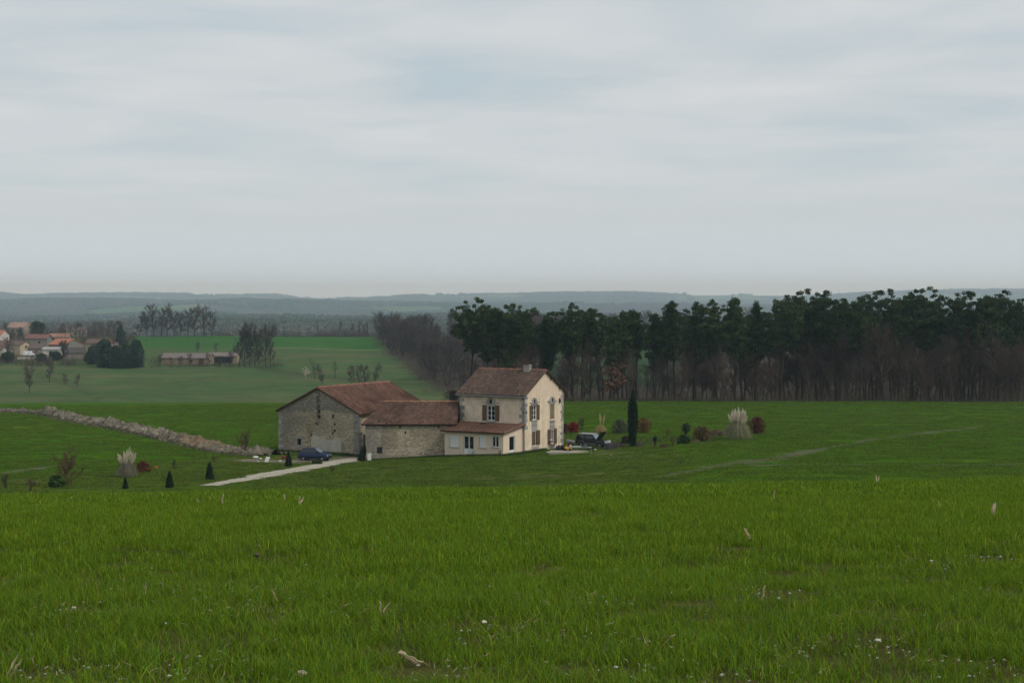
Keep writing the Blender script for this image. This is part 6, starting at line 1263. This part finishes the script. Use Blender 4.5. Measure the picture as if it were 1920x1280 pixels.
HUSKS = [(1645, 893, .20, .018, 0.05, 'tall dry maize leaf standing on the brow, right of centre'), (1861, 972, .19, .022, .35, 'forked dry maize leaf standing in the crop at the right edge'), (1591, 893, .10, .012, -.3, 'small pale dry leaf on the brow left of the tall maize leaf'), (1371, 908, .10, .012, -.5, 'small bent dry leaf on the brow right of centre'), (959, 907, .09, .010, .1, 'tiny dry leaf on the brow below the extension'), (755, 903, .10, .010, 0, 'tiny pale upright leaf on the brow below the outbuilding'),
         (417, 950, .15, .014, .1, 'pale dry leaf standing in the crop left of the drive end'), (535, 944, .10, .013, 0, 'left of two dry leaves in the crop below the drive'), (561, 950, .12, .014, .2, 'right of two dry leaves in the crop below the drive'), (1407, 1015, .12, .014, -.1, 'brown curled dry leaf in the crop right of centre'), (1450, 940, .13, .008, -.1, 'thin white dry stalk in the crop right of centre'), (1762, 955, .09, .010, 0, 'small white dry leaf left of the forked maize leaf'), (1137, 930, .08, .010, .1, 'tiny white dry leaf below the farmhouse'), (1478, 925, .07, .016, .9, 'white curled leaf scrap on the crop near the brow'), (270, 1125, .17, .007, .0, 'thin pale dry stalk upright in the left foreground'), (520, 1130, .10, .014, -.6, 'pale dry leaf leaning in the left foreground'), (1430, 1130, .14, .010, .4, 'forked dry stalk in the right foreground'), (717, 1160, .12, .014, .2, 'dry leaf standing beside the bare patch in the centre foreground'), (1240, 1222, .18, .009, .7, 'long dry stalk leaning right in the lower foreground'), (1218, 1222, .12, .008, -.3, 'short dry stalk left of the long leaning one'), (790, 1250, .20, .013, -.85, 'thick pale stick lying slanted in the bottom foreground'), (15, 1275, .16, .016, .5, 'pale dry leaf at the bottom left corner'), (60, 912, .09, .012, -.4, 'small pale leaf on the brow at the far left'), (375, 947, .08, .010, -.5, 'tiny pale leaf left of the standing dry leaf'), (125, 945, .09, .016, .8, 'white scrap of dry leaf at the left on the near field'), (218, 935, .07, .012, 0, 'tiny white leaf on the brow below the small cone shrub')]
for i, (px_, py_, L_, wd, tilt, lab) in enumerate(HUSKS):
    q = hit(px_, py_, 5.5, 44); big = q.y > 26
    o = one('dry_leaf', lab, 'dry leaf', husk(800+i, L_*.85+.05 if q.y > 22 else L_*(.75 if q.y > 12 else .5)+.04, wd*(0.9 if q.y > 14 else 0.4), 2 if wd > .012 else 1), m_husk, q+Vector((0, 0, .02)), rng.uniform(-.5, .5)); o.rotation_euler = (rng.uniform(-.2, .2), tilt, rng.uniform(-.4, .4))
for i, (px_, py_, r, col, lab) in enumerate(((908, 1178, .035, S(210, 196, 172), 'round pale stone in the centre foreground crop'), (483, 1058, .055, S(74, 64, 58), 'dark clod of earth lying on the crop at left'), (1645, 1213, .035, S(196, 188, 176), 'flat pale stone in the lower right foreground'), (140, 1150, .035, S(190, 176, 162), 'pale stone in the bare patch at left foreground'), (565, 1276, .05, S(190, 172, 150), 'pale stone cut by the bottom edge left of centre'), (1745, 1060, .03, S(190, 184, 170), 'small white stone in the crop at right'))):
    q = hit(px_, py_, 5.5, 36); mb = MB(); lump(mb, (0, 0, 0), r*.6, random.Random(i+50), (1, 1, 1), .7); one('clod' if i == 1 else 'field_stone', lab, 'clod' if i == 1 else 'stone', mb, mat('fstone_%d' % i, col, var=.25, scale=20, attr=True), q+Vector((0, -.02, .09 if i == 1 else .045)))
rr = random.Random(90); mb = MB(); pb = MB()
def litter(x, y, n):
    for i in range(n):
        p = Vector((x+rr.gauss(0, .22), y+rr.gauss(0, .25), 0)); p.z = gz(p.x, p.y)+rr.uniform(.01, .07); a = rr.random()*3.14; el = rr.uniform(-.2, .7); d = Vector((math.cos(a)*math.cos(el), math.sin(a)*math.cos(el), math.sin(el))); sdv = d.cross(rv(rr)).normalized()*rr.uniform(.001, .0025); l = rr.uniform(.015, .07); k = rr.uniform(.6, 1.15); m = p+d*l*.5+rv(rr)*.012
        mb.quad(p-sdv, p+sdv, m+sdv, m-sdv, (k, k, k)); mb.tri(m-sdv, m+sdv, p+d*l, (k, k, k))
for (p_, r) in BARE_P: litter(p_.x, p_.y, 30)
for i in range(420): y = 6+rr.random()**1.6*30; litter(rr.uniform(-.34, .34)*y, y, 2 if y > 15 else 3)
o = mb.build('straw_litter', mat('straw', S(150, 134, 106), var=.2, scale=15, attr=True), kind='stuff'); o['label'] = 'scattered straw and leaf litter in the crop'
for (p_, r) in BARE_P:
    for i in range(16): x, y = p_.x+rr.gauss(0, .2), p_.y+rr.gauss(0, .22); k = rr.uniform(.5, 1.1); lump(pb, (x, y, gz(x, y)+.02), rr.uniform(.004, .013), rr, (.40*k, .41*k, .34*k))
for i in range(260): y = 6+rr.random()*28; x = rr.uniform(-.34, .34)*y; k = rr.uniform(.5, 1.2); lump(pb, (x, y, gz(x, y)+.03), rr.uniform(.004, .014), rr, (.42*k, .45*k, .38*k))
o = pb.build('pebbles', m_stone, kind='stuff'); o['label'] = 'small pale pebbles scattered in the crop'
